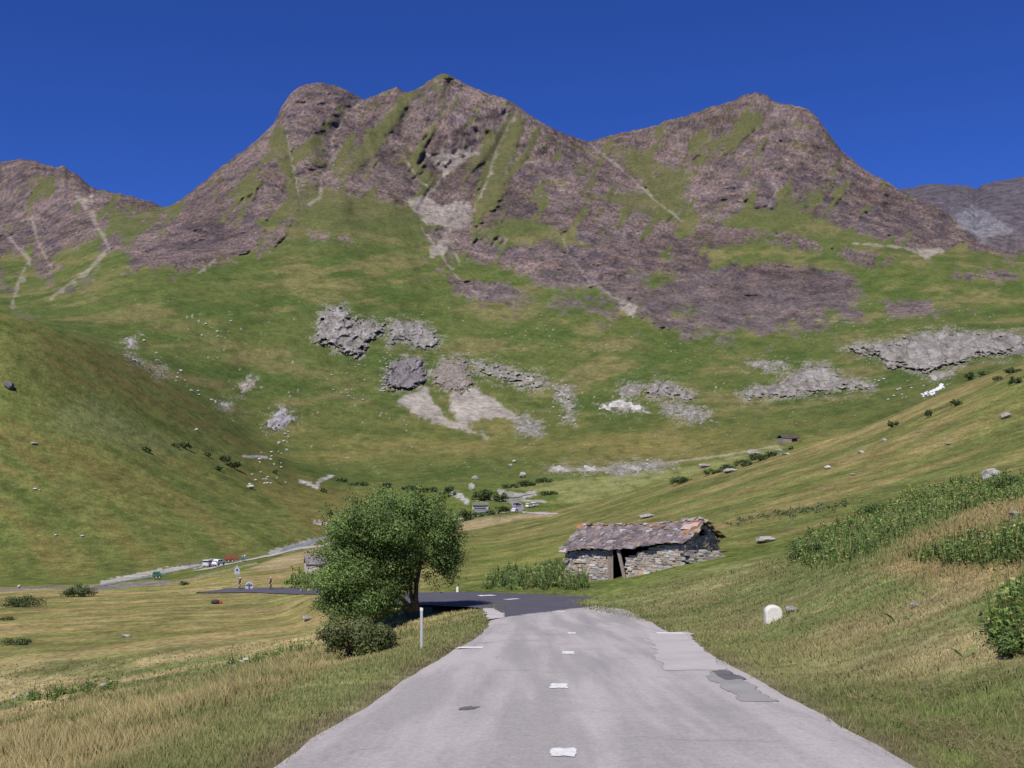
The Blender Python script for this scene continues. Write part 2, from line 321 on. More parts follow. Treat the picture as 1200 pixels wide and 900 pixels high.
OUTC.append(_oc([(770,472),(800,472),(830,480),(834,490),(815,494),(780,486)], 'flat mossy rock below the cracked grey rock above the valley', 5, 8, seedv=10, green=.3))
OUTC.append(_oc([(702,478),(714,471),(730,468),(750,474),(760,484),(744,482),(724,480)], 'bright white pale slab on the green slope', 4, 14, (.46,.43,.40), seedv=11, green=.03, dark=.85))
OUTC.append(_oc([(862,462),(880,453),(910,450),(926,438),(945,426),(970,427),(985,440),(1000,444),(1028,450),(1026,458),(990,458),(960,462),(930,466),(900,466),(875,468)], 'wide grey rock step with low ends in the right half of the valley side', 17, 15, seedv=12, green=.16))
OUTC.append(_oc([(872,426),(895,421),(922,426),(924,433),(900,434),(880,431)], 'thin pale rock ledge above the wide grey rock step', 5, 8, seedv=13, green=.2, one=True))
OUTC.append(_oc([(988,408),(1010,402),(1040,400),(1052,396),(1085,388),(1110,386),(1140,388),(1170,388),(1215,392),(1215,414),(1175,418),(1150,416),(1125,428),(1100,432),(1080,440),(1060,430),(1040,432),(1030,418),(1005,416)], 'largest right hand cliff of grey and pale rock above the far right meadow', 26, 19, seedv=14, green=.13, one=True))
OUTC.append(_oc([(1086,440),(1105,434),(1118,434),(1112,442),(1096,446)], 'pale boulder slab beneath the right hand cliff', 5, 8, (.42,.39,.36), seedv=15, green=.1, one=True))
OUTC.append(_oc([(311,500),(322,484),(330,477),(336,480),(334,488),(346,487),(345,493),(330,503),(318,502)], 'pair of pale tilted slabs at the foot of the left slope', 6, 9, (.34,.315,.315), seedv=16, green=.02, dark=.7))
OUTC.append(_oc([(281,452),(290,443),(300,446),(296,454),(284,460)], 'small pinkish bare scar above the tilted slabs', 3, 10, (.36,.30,.26), seedv=17, green=.1))
OUTC.append(_oc([(258,470),(268,470),(272,478),(262,480)], 'small pale rock patch left of the tilted slabs', 3, 8, (.40,.37,.35), seedv=18, green=.1))
OUTC.append(_oc([(642,550),(650,546),(664,546),(668,551),(655,553)], 'pale low slab in the valley, left of the two lone slabs', 3, 14, (.40,.37,.34), seedv=19, green=.04, dark=.8))
OUTC.append(_oc([(680,550),(686,546),(696,547),(698,552),(686,553)], 'pale low slab in the valley, right of the two lone slabs', 3, 14, (.40,.37,.34), seedv=20, green=.04, dark=.8))
OUTC.append(_oc([(706,550),(725,543),(745,540),(775,540),(790,544),(770,550),(740,556),(715,556)], 'long pale rock slabs at the top of the mown valley meadow', 4, 9, (.32,.30,.27), seedv=21, green=.2, dark=.7))
OUTC.append(_oc([(145,397),(158,394),(160,404),(150,408)], 'pale stones at the upper left of the left slope gully', 3, 7, (.42,.39,.36), seedv=22, green=.2))
OUTC.append(_oc([(148,416),(160,418),(165,427),(152,424)], 'pale stones in the middle of the left slope gully', 3, 7, (.42,.39,.36), seedv=23, green=.2))
OUTC.append(_oc([(176,428),(194,428),(192,440),(180,440)], 'brown bare patch at the lower end of the left slope gully', 3, 8, (.34,.28,.23), seedv=24, green=.3))
GRAVEL = [([(108,690),(140,687),(170,684),(196,683)], 2.2, (.20,.19,.195)), ([(120,683),(150,677),(180,671),(215,665),(238,661)], 3.0, (.40,.365,.32)), ([(318,648),(345,641),(368,634)], 3.6, (.33,.31,.285)),
 ([(530,577),(540,582),(547,588)], 3.2, (.42,.39,.36)), ([(586,576),(600,580),(614,581),(626,578)], 3.2, (.38,.35,.32)), ([(352,564),(364,567),(371,571),(374,563),(391,557)], 2.2, (.44,.41,.37)), ([(285,535),(312,536)], 1.6, (.42,.40,.37)),
 ([(380,444),(400,442)], 1.5, (.3,.27,.22)), ([(645,551),(700,550),(760,547)], 2.0, (.33,.30,.24)), ([(760,545),(860,532),(912,522)], 1.3, (.33,.30,.19)), ([(560,586),(600,586),(640,588)], 1.4, (.36,.33,.27)), ([(0,692),(60,688),(110,690)], 1.6, (.17,.165,.15)), ([(210,662),(262,657)], 1.5, (.13,.12,.085)), ([(200,684),(300,660)], 1.2, (.26,.22,.14))]
def groundcol(x, Y, z, roadd=None):
    Yc = np.maximum(Y, 5.0)
    u = CX+F*x/Yc; v = HV-(z-ZC)*F/Yc
    n = len(x)
    big = fbm(x/45, Y/30, 4, 21); med = fbm(x/9, Y/5, 4, 22); sm = fbm(x/1.7, Y/1.2, 3, 23)
    huge = fbm(x/220, z/60+Y/300, 4, 24)
    c = np.tile(np.array([.112,.142,.032]), (n,1))
    # distance zones
    lh = sst(190, 260, Y)*sst(760, 560, Y)*sst(520, 380, u)      # hill on the left
    stripe = fbm((x/Yc*400*.90-z*.43)/90, (x/Yc*400*.47+z*.88)/5.5, 4, 25)+.25*fbm(x/25, z/10, 3, 43)
    c = mixc(c, (.132,.143,.040), lh)
    c = mixc(c, (.165,.130,.042), lh*sst(-.05,.5,stripe+.4*med)*.6)
    c = mixc(c, (.055,.085,.018), lh*sst(.0,.5,-stripe+.4*med)*.5)
    sl = sst(-8, 12, sdf(u, v, [(60,470),(120,465),(180,505),(230,530),(190,535),(120,518),(60,510)]))*lh
    c = mixc(c, (.15,.165,.06), sl*.7)
    ap = sst(600, 800, Y)
    st2 = fbm((x*.86+z*.5)/190, (z*.86-x*.5)/22, 4, 26)
    c = mixc(c, (.108,.130,.036), ap)
    st2 = .45*st2+.75*fbm(x/150, z/70+Y/200, 5, 29)
    c = mixc(c, (.205,.172,.072), ap*sst(.0,.42,st2+.3*huge)*.65)
    c = mixc(c, (.070,.108,.026), ap*sst(.0,.4,-st2+.3*huge)*.75)
    low = sst(560, 520, v)*sst(470, 520, v)*sst(520,700,Y)*sst(240,380,u)
    c = mixc(c, (.215,.185,.058), low*np.clip(.45+.5*st2, 0, 1))
    # right-hand meadow
    rh = sst(70, 100, Y)*sst(420, 300, Y)*sst(480, 620, u)
    st3 = fbm((x*.95+Y*.3)/40, (Y*.95-x*.3)/10, 4, 27)
    c = mixc(c, (.165,.165,.050), rh)
    c = mixc(c, (.255,.195,.082), rh*np.clip(sst(.0,.38,st3+.4*med)*.6+sst(170,230,Y)*.5*sst(760,900,u), 0, 1))
    c = mixc(c, (.108,.13,.036), rh*sst(-.02,.35,-st3+.3*med)*.7)
    greener = sst(-6,6,sdf(u, v, [(540,690),(540,640),(600,640),(680,625),(660,650),(650,672)])+6*med)*rh
    c = mixc(c, (.165,.190,.042), greener*.6)  # strip of meadow left of the hut in a fresher green
    # left lower field
    lf = sst(14, 24, Y)*sst(200, 180, Y)*sst(560, 440, u)
    st4 = fbm((x+.25*Y)/30, (Y-.25*x)/5, 4, 28)
    c = mixc(c, (.235,.205,.070), lf)
    c = mixc(c, (.335,.25,.11), lf*sst(-.05,.35,st4+.3*big+.3*med)*.75)
    c = mixc(c, (.16,.175,.052), lf*sst(.0,.35,-st4+.2*med)*.75)
    # tan stubble strips by the lower road, light mown meadow in the valley
    tan = np.maximum(sst(-2,2,sdf(u, v, [(288,668),(320,655),(375,641),(400,641),(372,655),(330,668)])), sst(-1.5,1.5,sdf(u, v, [(530,624),(535,612),(570,606),(640,600),(655,604),(610,608),(560,620)])))
    c = mixc(c, (.36,.275,.15), tan*.8*(Y > 150))
    mow = sst(-2,2,sdf(u, v, [(600,572),(640,565),(720,556),(800,548),(860,534),(915,520),(925,524),(880,536),(820,556),(760,568),(700,588),(640,590),(660,580)])+2*med)*(Y > 330)
    c = mixc(c, (.235,.235,.085), mow*.8)
    nn = fbm(u/6, v/2.2, 3, 39)
    for pts, hw, tone in GRAVEL:
        m = np.nonzero((u > min(p[0] for p in pts)-8) & (u < max(p[0] for p in pts)+8) & (v > min(p[1] for p in pts)-6) & (v < max(p[1] for p in pts)+6) & (Y > 150) & (Y < 800))[0]
        if len(m):
            d_ = ldist(u[m], v[m]*1.0, pts)+.8*hw*nn[m]; kk = np.zeros(n); kk[m] = sst(hw*1.25, hw*.6, d_); c = mixc(c, tone, kk*.92)
    c = c*(1-ap*.11)[:,None]
    fine_ = fbm(u/2.3, v/1.5, 3, 45); pat = fbm(u/16, v/6, 4, 46)
    farm = sst(150, 400, Y)
    c = c*(1+.20*fine_*farm+.12*pat*farm)[:,None]
    c = mixc(c, (.052,.078,.022), farm*sst(.15,.55,-pat+.4*fine_)*.42)
    c = mixc(c, (.37,.34,.30), ap*sst(.60,.72,fine_)*sst(.0,.3,fbm(u/28,v/14,3,47))*sst(330,370,v)*.85)
    for a_, k_ in OUTC:
        pl = a_[0]; m = np.nonzero((u > min(q[0] for q in pl)-16) & (u < max(q[0] for q in pl)+16) & (v > min(q[1] for q in pl)-12) & (v < max(q[1] for q in pl)+14) & (Y > 380))[0]
        if len(m):
            kk = np.zeros(n); kk[m] = sst(.1, .9, sdf(u[m], v[m], pl)/11+.95+1.1*fine_[m]+.9*pat[m]-.55); c = mixc(c, (.27,.245,.215), kk*.75)
    # foreground
    fg = sst(75, 45, Y)
    rside = fg*sst(0, 2, x-.06*Y-2)
    c = mixc(c, (.215,.205,.085), fg)
    c = mixc(c, (.33,.265,.135), rside*sst(.05,.5,med+.5*big)*.6)
    c = mixc(c, (.155,.19,.060), fg*sst(-.05,.35,-med+.3*sm)*.8)
    lside = fg*sst(1.2, 3.5, -(x-.06*Y)-2.5)
    c = mixc(c, (.40,.315,.15), lside*sst(-.15,.3,med+.4*big)*.8)
    # dry bank at the right
    bank = sst(-12,12,sdf(u, v, [(1010,668),(1080,625),(1210,580),(1210,690),(1100,690)])+14*med)*fg
    c = mixc(c, (.32,.235,.11), bank*.75)
    if roadd is not None:
        c = mixc(c, (.165,.20,.062), sst(3.2,.8,roadd+.6*med)*fg*.6)
        edge = sst(.9, .1, roadd+.25*sm)*(Y < 75)
        c = mixc(c, (.17,.13,.085), edge*.8)
    c = c*(1+.22*sm*sst(60,20,Y)+.16*med*sst(300,60,Y)+.15*big*(1-lh)+.2*fbm(x/4,Y/5+z/2,3,44)*sst(30,60,Y)*sst(500,300,Y))[:,None]
    rock = np.zeros(n)
    m = Y > 560
    if m.any():
        um, vm = u[m], v[m]
        r, p = facemask(um, vm)
        r = r*sst(600, 900, Y[m])
        p = p*sst(600, 900, Y[m])
        xx, zz = x[m], z[m]
        a = fbm(xx/90, zz/60, 4, 33); b = fbm(xx/22, zz/15, 4, 34); ccn = fbm((xx*.4+zz)/22, (xx-.4*zz)/150, 4, 35)
        cf0 = np.zeros(len(um))
        for cp in CLIFF: cf0 = np.maximum(cf0, sst(-10, 10, sdf(um, vm, cp)))
        rc = np.tile(np.array([.190,.145,.128]), (m.sum(),1))
        rc = mixc(rc, (.235,.175,.148), sst(0,.6,a))
        rc = mixc(rc, (.112,.092,.102), sst(.02,.55,ccn-.25*a)*.7)
        rc = mixc(rc, (.245,.155,.112), sst(.15,.7,b)*.5)
        rc = mixc(rc, (.135,.130,.052), sst(.02,.42,-b*.6+.5*a+.9*fbm(um/13,vm/10,4,37)-.16-.35*cf0)*.75)
        spk = fbm(um/2.6, vm/2.0, 3, 38); rc = rc*(1+.55*spk)[:,None]; rc = mixc(rc, (.095,.080,.085), sst(.18,.5,-spk+.5*ccn)*.6)
        cf = np.zeros(len(um))
        for cp in CLIFF: cf = np.maximum(cf, sst(-10, 10, sdf(um, vm, cp)+8*fbm(um/20,vm/14,3,41)))
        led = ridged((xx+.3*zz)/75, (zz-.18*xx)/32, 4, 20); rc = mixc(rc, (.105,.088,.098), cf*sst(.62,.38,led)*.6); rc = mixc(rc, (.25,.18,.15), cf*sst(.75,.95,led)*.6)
        tone_ = fbm(xx/330, zz/260, 3, 42); rc = rc*(1+.45*tone_)[:,None]
        low2 = sst(310, 350, vm); rc = mixc(rc, (.190,.160,.150), low2*.4)
        far = sst(3600, 4600, Y[m]); rc = mixc(rc, (.125,.112,.125), far)
        rc = rc*np.array([[.80,.775,.80]])
        r = np.maximum(r, far); 
        c2 = mixc2(c[m], rc, r)
        # alpine turf just under the rock is a duller olive
        hi = sst(330, 200, vm)*(1-r); c2 = mixc(c2, (.105,.098,.046), hi*.75)
        p = np.where(far > .5, sst(-2,2.5,sdf(um, vm, SCREE[4])+3*b)*.9, p)
        pc = np.tile(np.array([.285,.245,.205]), (m.sum(),1)); pc = mixc(pc, (.335,.295,.255), sst(420,460,vm)); pc = mixc(pc, (.165,.16,.18), far)
        c2 = mixc2(c2, pc*(1+.25*b)[:,None], p)
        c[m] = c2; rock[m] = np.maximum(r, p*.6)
    lum = c.mean(1)[:,None]; c = c*.96+lum*.04*np.array([[1.08,1.0,.85]])
    return np.clip(c, .01, .8), rock
def mixc2(a, b, k): return a*(1-k[:,None])+b*k[:,None]

# ------------------------------------------------------------------ object helpers
def tag(o, label=None, cat=None, group=None, kind=None):
    if label: o['label'] = label
    if cat: o['category'] = cat
    if group: o['group'] = group
    if kind: o['kind'] = kind
    return o
def link(name, me, mat=None, parent=None):
    o = bpy.data.objects.new(name, me); C.objects.link(o)
    if mat is not None: me.materials.append(mat)
    if parent is not None: o.parent = parent
    return o
def npmesh(name, V, Fc, mat=None, parent=None, col=None, rock=None, smooth=False, nrm=None):
    V = np.asarray(V, np.float32); Fc = np.asarray(Fc, np.int32)
    me = bpy.data.meshes.new(name); k = Fc.shape[1]
    me.vertices.add(len(V)); me.vertices.foreach_set('co', V.ravel())
    me.loops.add(Fc.size); me.loops.foreach_set('vertex_index', Fc.ravel())
    me.polygons.add(len(Fc)); me.polygons.foreach_set('loop_start', np.arange(len(Fc), dtype=np.int32)*k)
    me.polygons.foreach_set('loop_total', np.full(len(Fc), k, np.int32))
    if smooth: me.polygons.foreach_set('use_smooth', np.ones(len(Fc), bool))
    me.update(calc_edges=True)
    if col is not None:
        a = me.color_attributes.new('Col', 'FLOAT_COLOR', 'POINT')
        q = np.ones((len(V),4), np.float32); q[:,:3] = col; a.data.foreach_set('color', q.ravel())
    if nrm is not None:
        a = me.attributes.new('nrm', 'FLOAT_VECTOR', 'POINT'); a.data.foreach_set('vector', np.asarray(nrm, np.float32).ravel())
    if rock is not None:
        a = me.attributes.new('rock', 'FLOAT', 'POINT'); a.data.foreach_set('value', np.asarray(rock, np.float32))
    return link(name, me, mat, parent)
def empty(name, loc=(0,0,0), rz=0, label=None, cat=None, group=None):
    o = bpy.data.objects.new(name, None); C.objects.link(o); o.location = loc; o.rotation_euler = (0,0,rz); o.empty_display_size = .2
    return tag(o, label, cat, group)
class MB:
    """collects shapes for ONE mesh object"""
    def __init__(s): s.v = []; s.f = []; s.c = []; s.col = (1,1,1)
    def add(s, vs, fs, col=None):
        b = len(s.v); s.v += [tuple(p) for p in vs]; s.f += [tuple(i+b for i in f) for f in fs]; s.c += [col or s.col]*len(vs)
    def box(s, c, d, M=None, j=0, col=None, taper=1):
        vs = []
        for z in (-1,1):
            for x, y in ((-1,-1),(1,-1),(1,1),(-1,1)):
                t = taper if z > 0 else 1
                p = Vector((x*d[0]/2*t, y*d[1]/2*t, z*d[2]/2)) + Vector((random.uniform(-j,j),random.uniform(-j,j),random.uniform(-j,j)))
                if M is not None: p = M @ p
                vs.append(p+Vector(c))
        s.add(vs, [(3,2,1,0),(4,5,6,7),(0,1,5,4),(1,2,6,5),(2,3,7,6),(3,0,4,7)], col)
    def tube(s, pts, rad, n=8, col=None, cap=True):
        pts = [Vector(p) for p in pts]; rad = rad if hasattr(rad,'__len__') else [rad]*len(pts)
        vs = []; fs = []
        for i, p in enumerate(pts):
            t = (pts[min(i+1,len(pts)-1)]-pts[max(i-1,0)]).normalized()
            a = t.orthogonal().normalized() if abs(t.z) > .95 else t.cross(Vector((0,0,1))).normalized(); b = t.cross(a)
            for k in range(n):
                q = 2*math.pi*k/n; vs.append(p+(a*math.cos(q)+b*math.sin(q))*rad[i])
        for i in range(len(pts)-1):
            for k in range(n): fs.append((i*n+k, i*n+(k+1)%n, (i+1)*n+(k+1)%n, (i+1)*n+k))
        if cap: fs += [tuple(range(n))[::-1], tuple(range((len(pts)-1)*n, len(pts)*n))]
        s.add(vs, fs, col)
    def ring(s, c, R, r, ax='y', n=20, m=6, col=None):
        vs = []; fs = []
        for i in range(n):
            a = 2*math.pi*i/n
            for k in range(m):
                b = 2*math.pi*k/m; q = R+r*math.cos(b); h = r*math.sin(b)
                p = (q*math.cos(a), h, q*math.sin(a)) if ax == 'y' else (h, q*math.cos(a), q*math.sin(a))
                vs.append(Vector(p)+Vector(c))
        for i in range(n):
            for k in range(m): fs.append((i*m+k, ((i+1)%n)*m+k, ((i+1)%n)*m+(k+1)%m, i*m+(k+1)%m))
        s.add(vs, fs, col)
    def prism(s, outline, thick, axis='y', c=(0,0,0), col=None):
        """outline in a plane, extruded symmetrically"""
        n = len(outline); vs = []
        for t in (-thick/2, thick/2):
            for a, b in outline:
                vs.append(Vector((a, t, b) if axis == 'y' else ((t, a, b) if axis == 'x' else (a, b, t)))+Vector(c))
        s.add(vs, [tuple(range(n)), tuple(range(n,2*n))[::-1]]+[(i, i+n, (i+1)%n+n, (i+1)%n) for i in range(n)], col)
    def build(s, name, mat=None, parent=None, smooth=False, bevel=0):
        me = bpy.data.meshes.new(name); me.from_pydata(s.v, [], s.f)
        bm = bmesh.new(); bm.from_mesh(me); bmesh.ops.recalc_face_normals(bm, faces=bm.faces); bm.to_mesh(me); bm.free()
        a = me.color_attributes.new('Col', 'FLOAT_COLOR', 'POINT')
        a.data.foreach_set('color', np.array([tuple(c)+(1,) for c in s.c], np.float32).ravel())
        if smooth: me.polygons.foreach_set('use_smooth', [True]*len(me.polygons))
        o = link(name, me, mat, parent)
        if bevel:
            m = o.modifiers.new('bevel','BEVEL'); m.width = bevel; m.segments = 2; m.limit_method = 'ANGLE'
        return o
def kids(o): return [c for c in bpy.data.objects if c.parent == o]
def copy_tree(o, parent=None):
    c = o.copy(); C.objects.link(c)
    if parent is not None: c.parent = parent
    for ch in kids(o): copy_tree(ch, c)
    return c

# ------------------------------------------------------------------ materials
def newmat(name):
    m = bpy.data.materials.new(name); m.use_nodes = True; nt = m.node_tree; nt.nodes.clear()
    out = nt.nodes.new('ShaderNodeOutputMaterial'); b = nt.nodes.new('ShaderNodeBsdfPrincipled'); nt.links.new(b.outputs[0], out.inputs[0])
    b.inputs['Specular IOR Level'].default_value = .2
    return m, nt, b, out
def N(nt, t, **kw):
    n = nt.nodes.new(t)
    for k, v in kw.items():
        if k in n.inputs: n.inputs[k].default_value = v
        else: setattr(n, k, v)
    return n
def noise(nt, scale, detail=4, rough=.6, vec=None):
    n = N(nt, 'ShaderNodeTexNoise'); n.inputs['Scale'].default_value = scale; n.inputs['Detail'].default_value = detail; n.inputs['Roughness'].default_value = rough
    if vec is not None: nt.links.new(vec, n.inputs['Vector'])
    return n.outputs['Fac']
def math_(nt, op, a, b=None, c=None):
    n = N(nt, 'ShaderNodeMath', operation=op)
    for i, q in enumerate((a,b,c)):
        if q is None: continue
        if isinstance(q, (int,float)): n.inputs[i].default_value = q
        else: nt.links.new(q, n.inputs[i])
    return n.outputs[0]
def mapr(nt, v, a, b, c, d):
    n = N(nt, 'ShaderNodeMapRange'); nt.links.new(v, n.inputs[0])
    for i, q in enumerate((a,b,c,d)): n.inputs[i+1].default_value = q
    return n.outputs[0]
def mul(nt, col, val):
    n = N(nt, 'ShaderNodeMix', data_type='RGBA', blend_type='MULTIPLY'); n.inputs[0].default_value = 1
    nt.links.new(col, n.inputs[6]); nt.links.new(val, n.inputs[7]); return n.outputs[2]
def mixn(nt, f, a, b):
    n = N(nt, 'ShaderNodeMix', data_type='RGBA')
    if isinstance(f, (int,float)): n.inputs[0].default_value = f
    else: nt.links.new(f, n.inputs[0])
    for i, q in ((6,a),(7,b)):
        if isinstance(q, tuple): n.inputs[i].default_value = q+(1,)
        else: nt.links.new(q, n.inputs[i])
    return n.outputs[2]
def objcoord(nt): return N(nt, 'ShaderNodeTexCoord').outputs['Object']
def colmat(name, rough=.9, sc=(8,), amp=.35, bump=.4, bdist=.02, spec=.15, base=None, metal=0, trans=0):
    """base colour (vertex colour or flat) varied by noise, with bump"""
    m, nt, b, out = newmat(name); oc = objcoord(nt)
    if base is None:
        a = N(nt, 'ShaderNodeAttribute', attribute_name='Col'); col = a.outputs['Color']
    else:
        r = N(nt, 'ShaderNodeRGB'); r.outputs[0].default_value = tuple(base)+(1,); col = r.outputs[0]
    last = None
    for s in sc:
        f = noise(nt, s, 5, .65, oc); last = f; col = mul(nt, col, mapr(nt, f, .25, .75, 1-amp, 1+amp))
    nt.links.new(col, b.inputs['Base Color']); b.inputs['Roughness'].default_value = rough; b.inputs['Specular IOR Level'].default_value = spec; b.inputs['Metallic'].default_value = metal
    if bump and last is not None:
        bp = N(nt, 'ShaderNodeBump'); bp.inputs['Strength'].default_value = bump; bp.inputs['Distance'].default_value = bdist
        nt.links.new(last, bp.inputs['Height']); nt.links.new(bp.outputs[0], b.inputs['Normal'])
    if trans:
        t = N(nt, 'ShaderNodeBsdfTranslucent'); nt.links.new(col, t.inputs[0])
        mx = N(nt, 'ShaderNodeMixShader'); mx.inputs[0].default_value = trans
        nt.links.new(b.outputs[0], mx.inputs[1]); nt.links.new(t.outputs[0], mx.inputs[2]); nt.links.new(mx.outputs[0], out.inputs[0])
    return m
def terrain_mat():
    m, nt, b, out = newmat('mountain_meadow_and_rock'); oc = objcoord(nt)
    col = N(nt, 'ShaderNodeAttribute', attribute_name='Col').outputs['Color']
    rk = N(nt, 'ShaderNodeAttribute', attribute_name='rock').outputs['Fac']
    n1 = noise(nt, 2.2, 6, .7, oc); n2 = noise(nt, .12, 7, .7, oc); n3 = noise(nt, .022, 8, .68, oc)
    n4 = noise(nt, .55, 6, .75, oc)
    g = math_(nt, 'MULTIPLY', math_(nt, 'MULTIPLY', mapr(nt, n1, .36,.64,.72,1.28), mapr(nt, n4, .36,.64,.72,1.28)), mapr(nt, n2, .36,.64,.78,1.22))
    r = math_(nt, 'MULTIPLY', mapr(nt, n3, .34,.66,.62,1.38), mapr(nt, n2, .34,.66,.62,1.38))
    k = N(nt, 'ShaderNodeMix'); nt.links.new(rk, k.inputs[0]); nt.links.new(g, k.inputs[2]); nt.links.new(r, k.inputs[3])
    nt.links.new(mul(nt, col, k.outputs[0]), b.inputs['Base Color'])
    b.inputs['Roughness'].default_value = 1; b.inputs['Specular IOR Level'].default_value = .03
    bp = N(nt, 'ShaderNodeBump'); bp.inputs['Distance'].default_value = .06; bp.inputs['Strength'].default_value = .6; nt.links.new(n1, bp.inputs['Height'])
    b2 = N(nt, 'ShaderNodeBump'); b2.inputs['Distance'].default_value = 14; nt.links.new(math_(nt,'MULTIPLY',rk,.85), b2.inputs['Strength']); nt.links.new(n3, b2.inputs['Height']); nt.links.new(bp.outputs[0], b2.inputs['Normal'])
    b3 = N(nt, 'ShaderNodeBump'); b3.inputs['Distance'].default_value = 3.0; nt.links.new(math_(nt,'MULTIPLY',rk,.8), b3.inputs['Strength']); nt.links.new(n2, b3.inputs['Height']); nt.links.new(b2.outputs[0], b3.inputs['Normal'])
    nt.links.new(b3.outputs[0], b.inputs['Normal'])
    return m
def grassmat():
    m = colmat('grass_blades', sc=(), trans=.3, spec=.05); nt = m.node_tree
    ge = N(nt, 'ShaderNodeNewGeometry'); sc_ = N(nt, 'ShaderNodeVectorMath', operation='SCALE'); nt.links.new(ge.outputs['Normal'], sc_.inputs[0]); sc_.inputs['Scale'].default_value = .45
    ad = N(nt, 'ShaderNodeVectorMath', operation='ADD'); nt.links.new(sc_.outputs[0], ad.inputs[0]); ad.inputs[1].default_value = (0,0,1)
    no = N(nt, 'ShaderNodeVectorMath', operation='NORMALIZE'); nt.links.new(ad.outputs[0], no.inputs[0])
    for n in nt.nodes:
        if n.type in ('BSDF_PRINCIPLED','BSDF_TRANSLUCENT'): nt.links.new(no.outputs[0], n.inputs['Normal'])
    return m
M_TER = terrain_mat()
M_GRASS = grassmat()
M_LEAF = colmat('leaves', sc=(1.2,), amp=.2, bump=0, rough=.6, spec=.2, trans=.5)
M_LEAF2 = colmat('broad_leaves', sc=(1.2,), amp=.2, bump=0, rough=.6, trans=.3)
at_ = N(M_LEAF.node_tree, 'ShaderNodeAttribute', attribute_name='nrm')
for n_ in M_LEAF.node_tree.nodes:
    if n_.type == 'BSDF_PRINCIPLED': M_LEAF.node_tree.links.new(at_.outputs['Vector'], n_.inputs['Normal'])
M_BARK = colmat('bark', sc=(14,), base=(.06,.047,.036), bump=.8)
M_ROCK = colmat('outcrop_rock', sc=(.25,1.1), amp=.35, bump=.9, bdist=.6, spec=.1)
M_BOULD = colmat('boulder_stone', sc=(3,14), amp=.28, bump=.8, bdist=.05)
M_STONE = colmat('wall_stone', sc=(9,), amp=.3, bump=.6, bdist=.02)
M_SLATE = colmat('roof_slate', sc=(5,), amp=.35, bump=.6, bdist=.02, rough=.75)
M_WOOD = colmat('weathered_wood', sc=(7,), amp=.3, base=(.235,.195,.165))
M_DARK = colmat('dark_interior', sc=(4,), base=(.012,.011,.010), bump=0)
M_WHITE = colmat('white_paint', sc=(6,), amp=.12, base=(.72,.71,.68), bump=.1)
M_GREYM = colmat('grey_metal', sc=(6,), amp=.1, base=(.42,.43,.45), rough=.5, bump=0)
M_PAINT = colmat('road_paint', sc=(9,30), amp=.22, base=(.74,.73,.70), bump=.2)
M_GLASS = colmat('vehicle_glass', sc=(2,), amp=.1, base=(.03,.035,.04), rough=.12, spec=.6, bump=0)
M_TYRE = colmat('tyre_rubber', sc=(9,), amp=.1, base=(.02,.02,.02), bump=0)
M_SKIN = colmat('skin', sc=(6,), amp=.05, base=(.50,.30,.21), bump=0, rough=.6)
M_PLAIN = colmat('painted_parts', sc=(5,), amp=.08, bump=0, rough=.4, spec=.35)
M_CLOTH = colmat('cloth', sc=(12,), amp=.1, bump=.2)
M_GRAVEL = colmat('pale_gravel', sc=(.5,2.5), amp=.3, base=(.40,.365,.32), bump=.6, bdist=.1)

# ------------------------------------------------------------------ terrain sheet
def gfun(Y): return 8+np.log1p(np.exp(np.clip((Y-8)*.5, -40, 600)))/.5*np.where(Y > 300, 0, 1) + np.where(Y > 300, Y-8, 0)
def build_terrain():
    us = np.concatenate([np.linspace(-1490,-60,90,endpoint=False), np.arange(-60,1261,1.55), np.linspace(1264,2690,90)])
    def ex(a,b,s): return np.exp(np.arange(math.log(a), math.log(b), s))
    ys = np.concatenate([np.linspace(-30,5.5,24), ex(6,150,.014), ex(150,620,.0075), ex(620,1380,.0055), ex(1380,2640,.0019), ex(2640,3500,.006), ex(3500,4300,.03), ex(4300,5450,.0032), ex(5450,7500,.05)])
    U, Y = np.meshgrid(us, ys)
    X = (U-CX)/F*gfun(Y)
    sh = X.shape; x = X.ravel(); y = Y.ravel()
    z, rd = H(x, y, True)
    col, rock = groundcol(x, y, z, rd)
    k = np.ones_like(x); m = y > for_far
    u = CX+F*x/np.maximum(y,5); v = HV-(z-ZC)*F/np.maximum(y,5)
    r, _ = facemask(u[m], v[m])
    k[m] = 1-relief(u[m], v[m], y[m], r)/y[m]
    V = np.stack([x*k, y*k, ZC+(z-ZC)*k], -1)
    V[~m, 2] = z[~m]
    nr, nc = sh; idx = np.arange(nr*nc).reshape(nr, nc)
    f = np.stack([idx[:-1,:-1], idx[:-1,1:], idx[1:,1:], idx[1:,:-1]], -1).reshape(-1,4)
    o = npmesh('terrain', V, f, M_TER, None, col, rock, smooth=True); tag(o, kind='structure')
    print('terrain', len(V))
build_terrain()

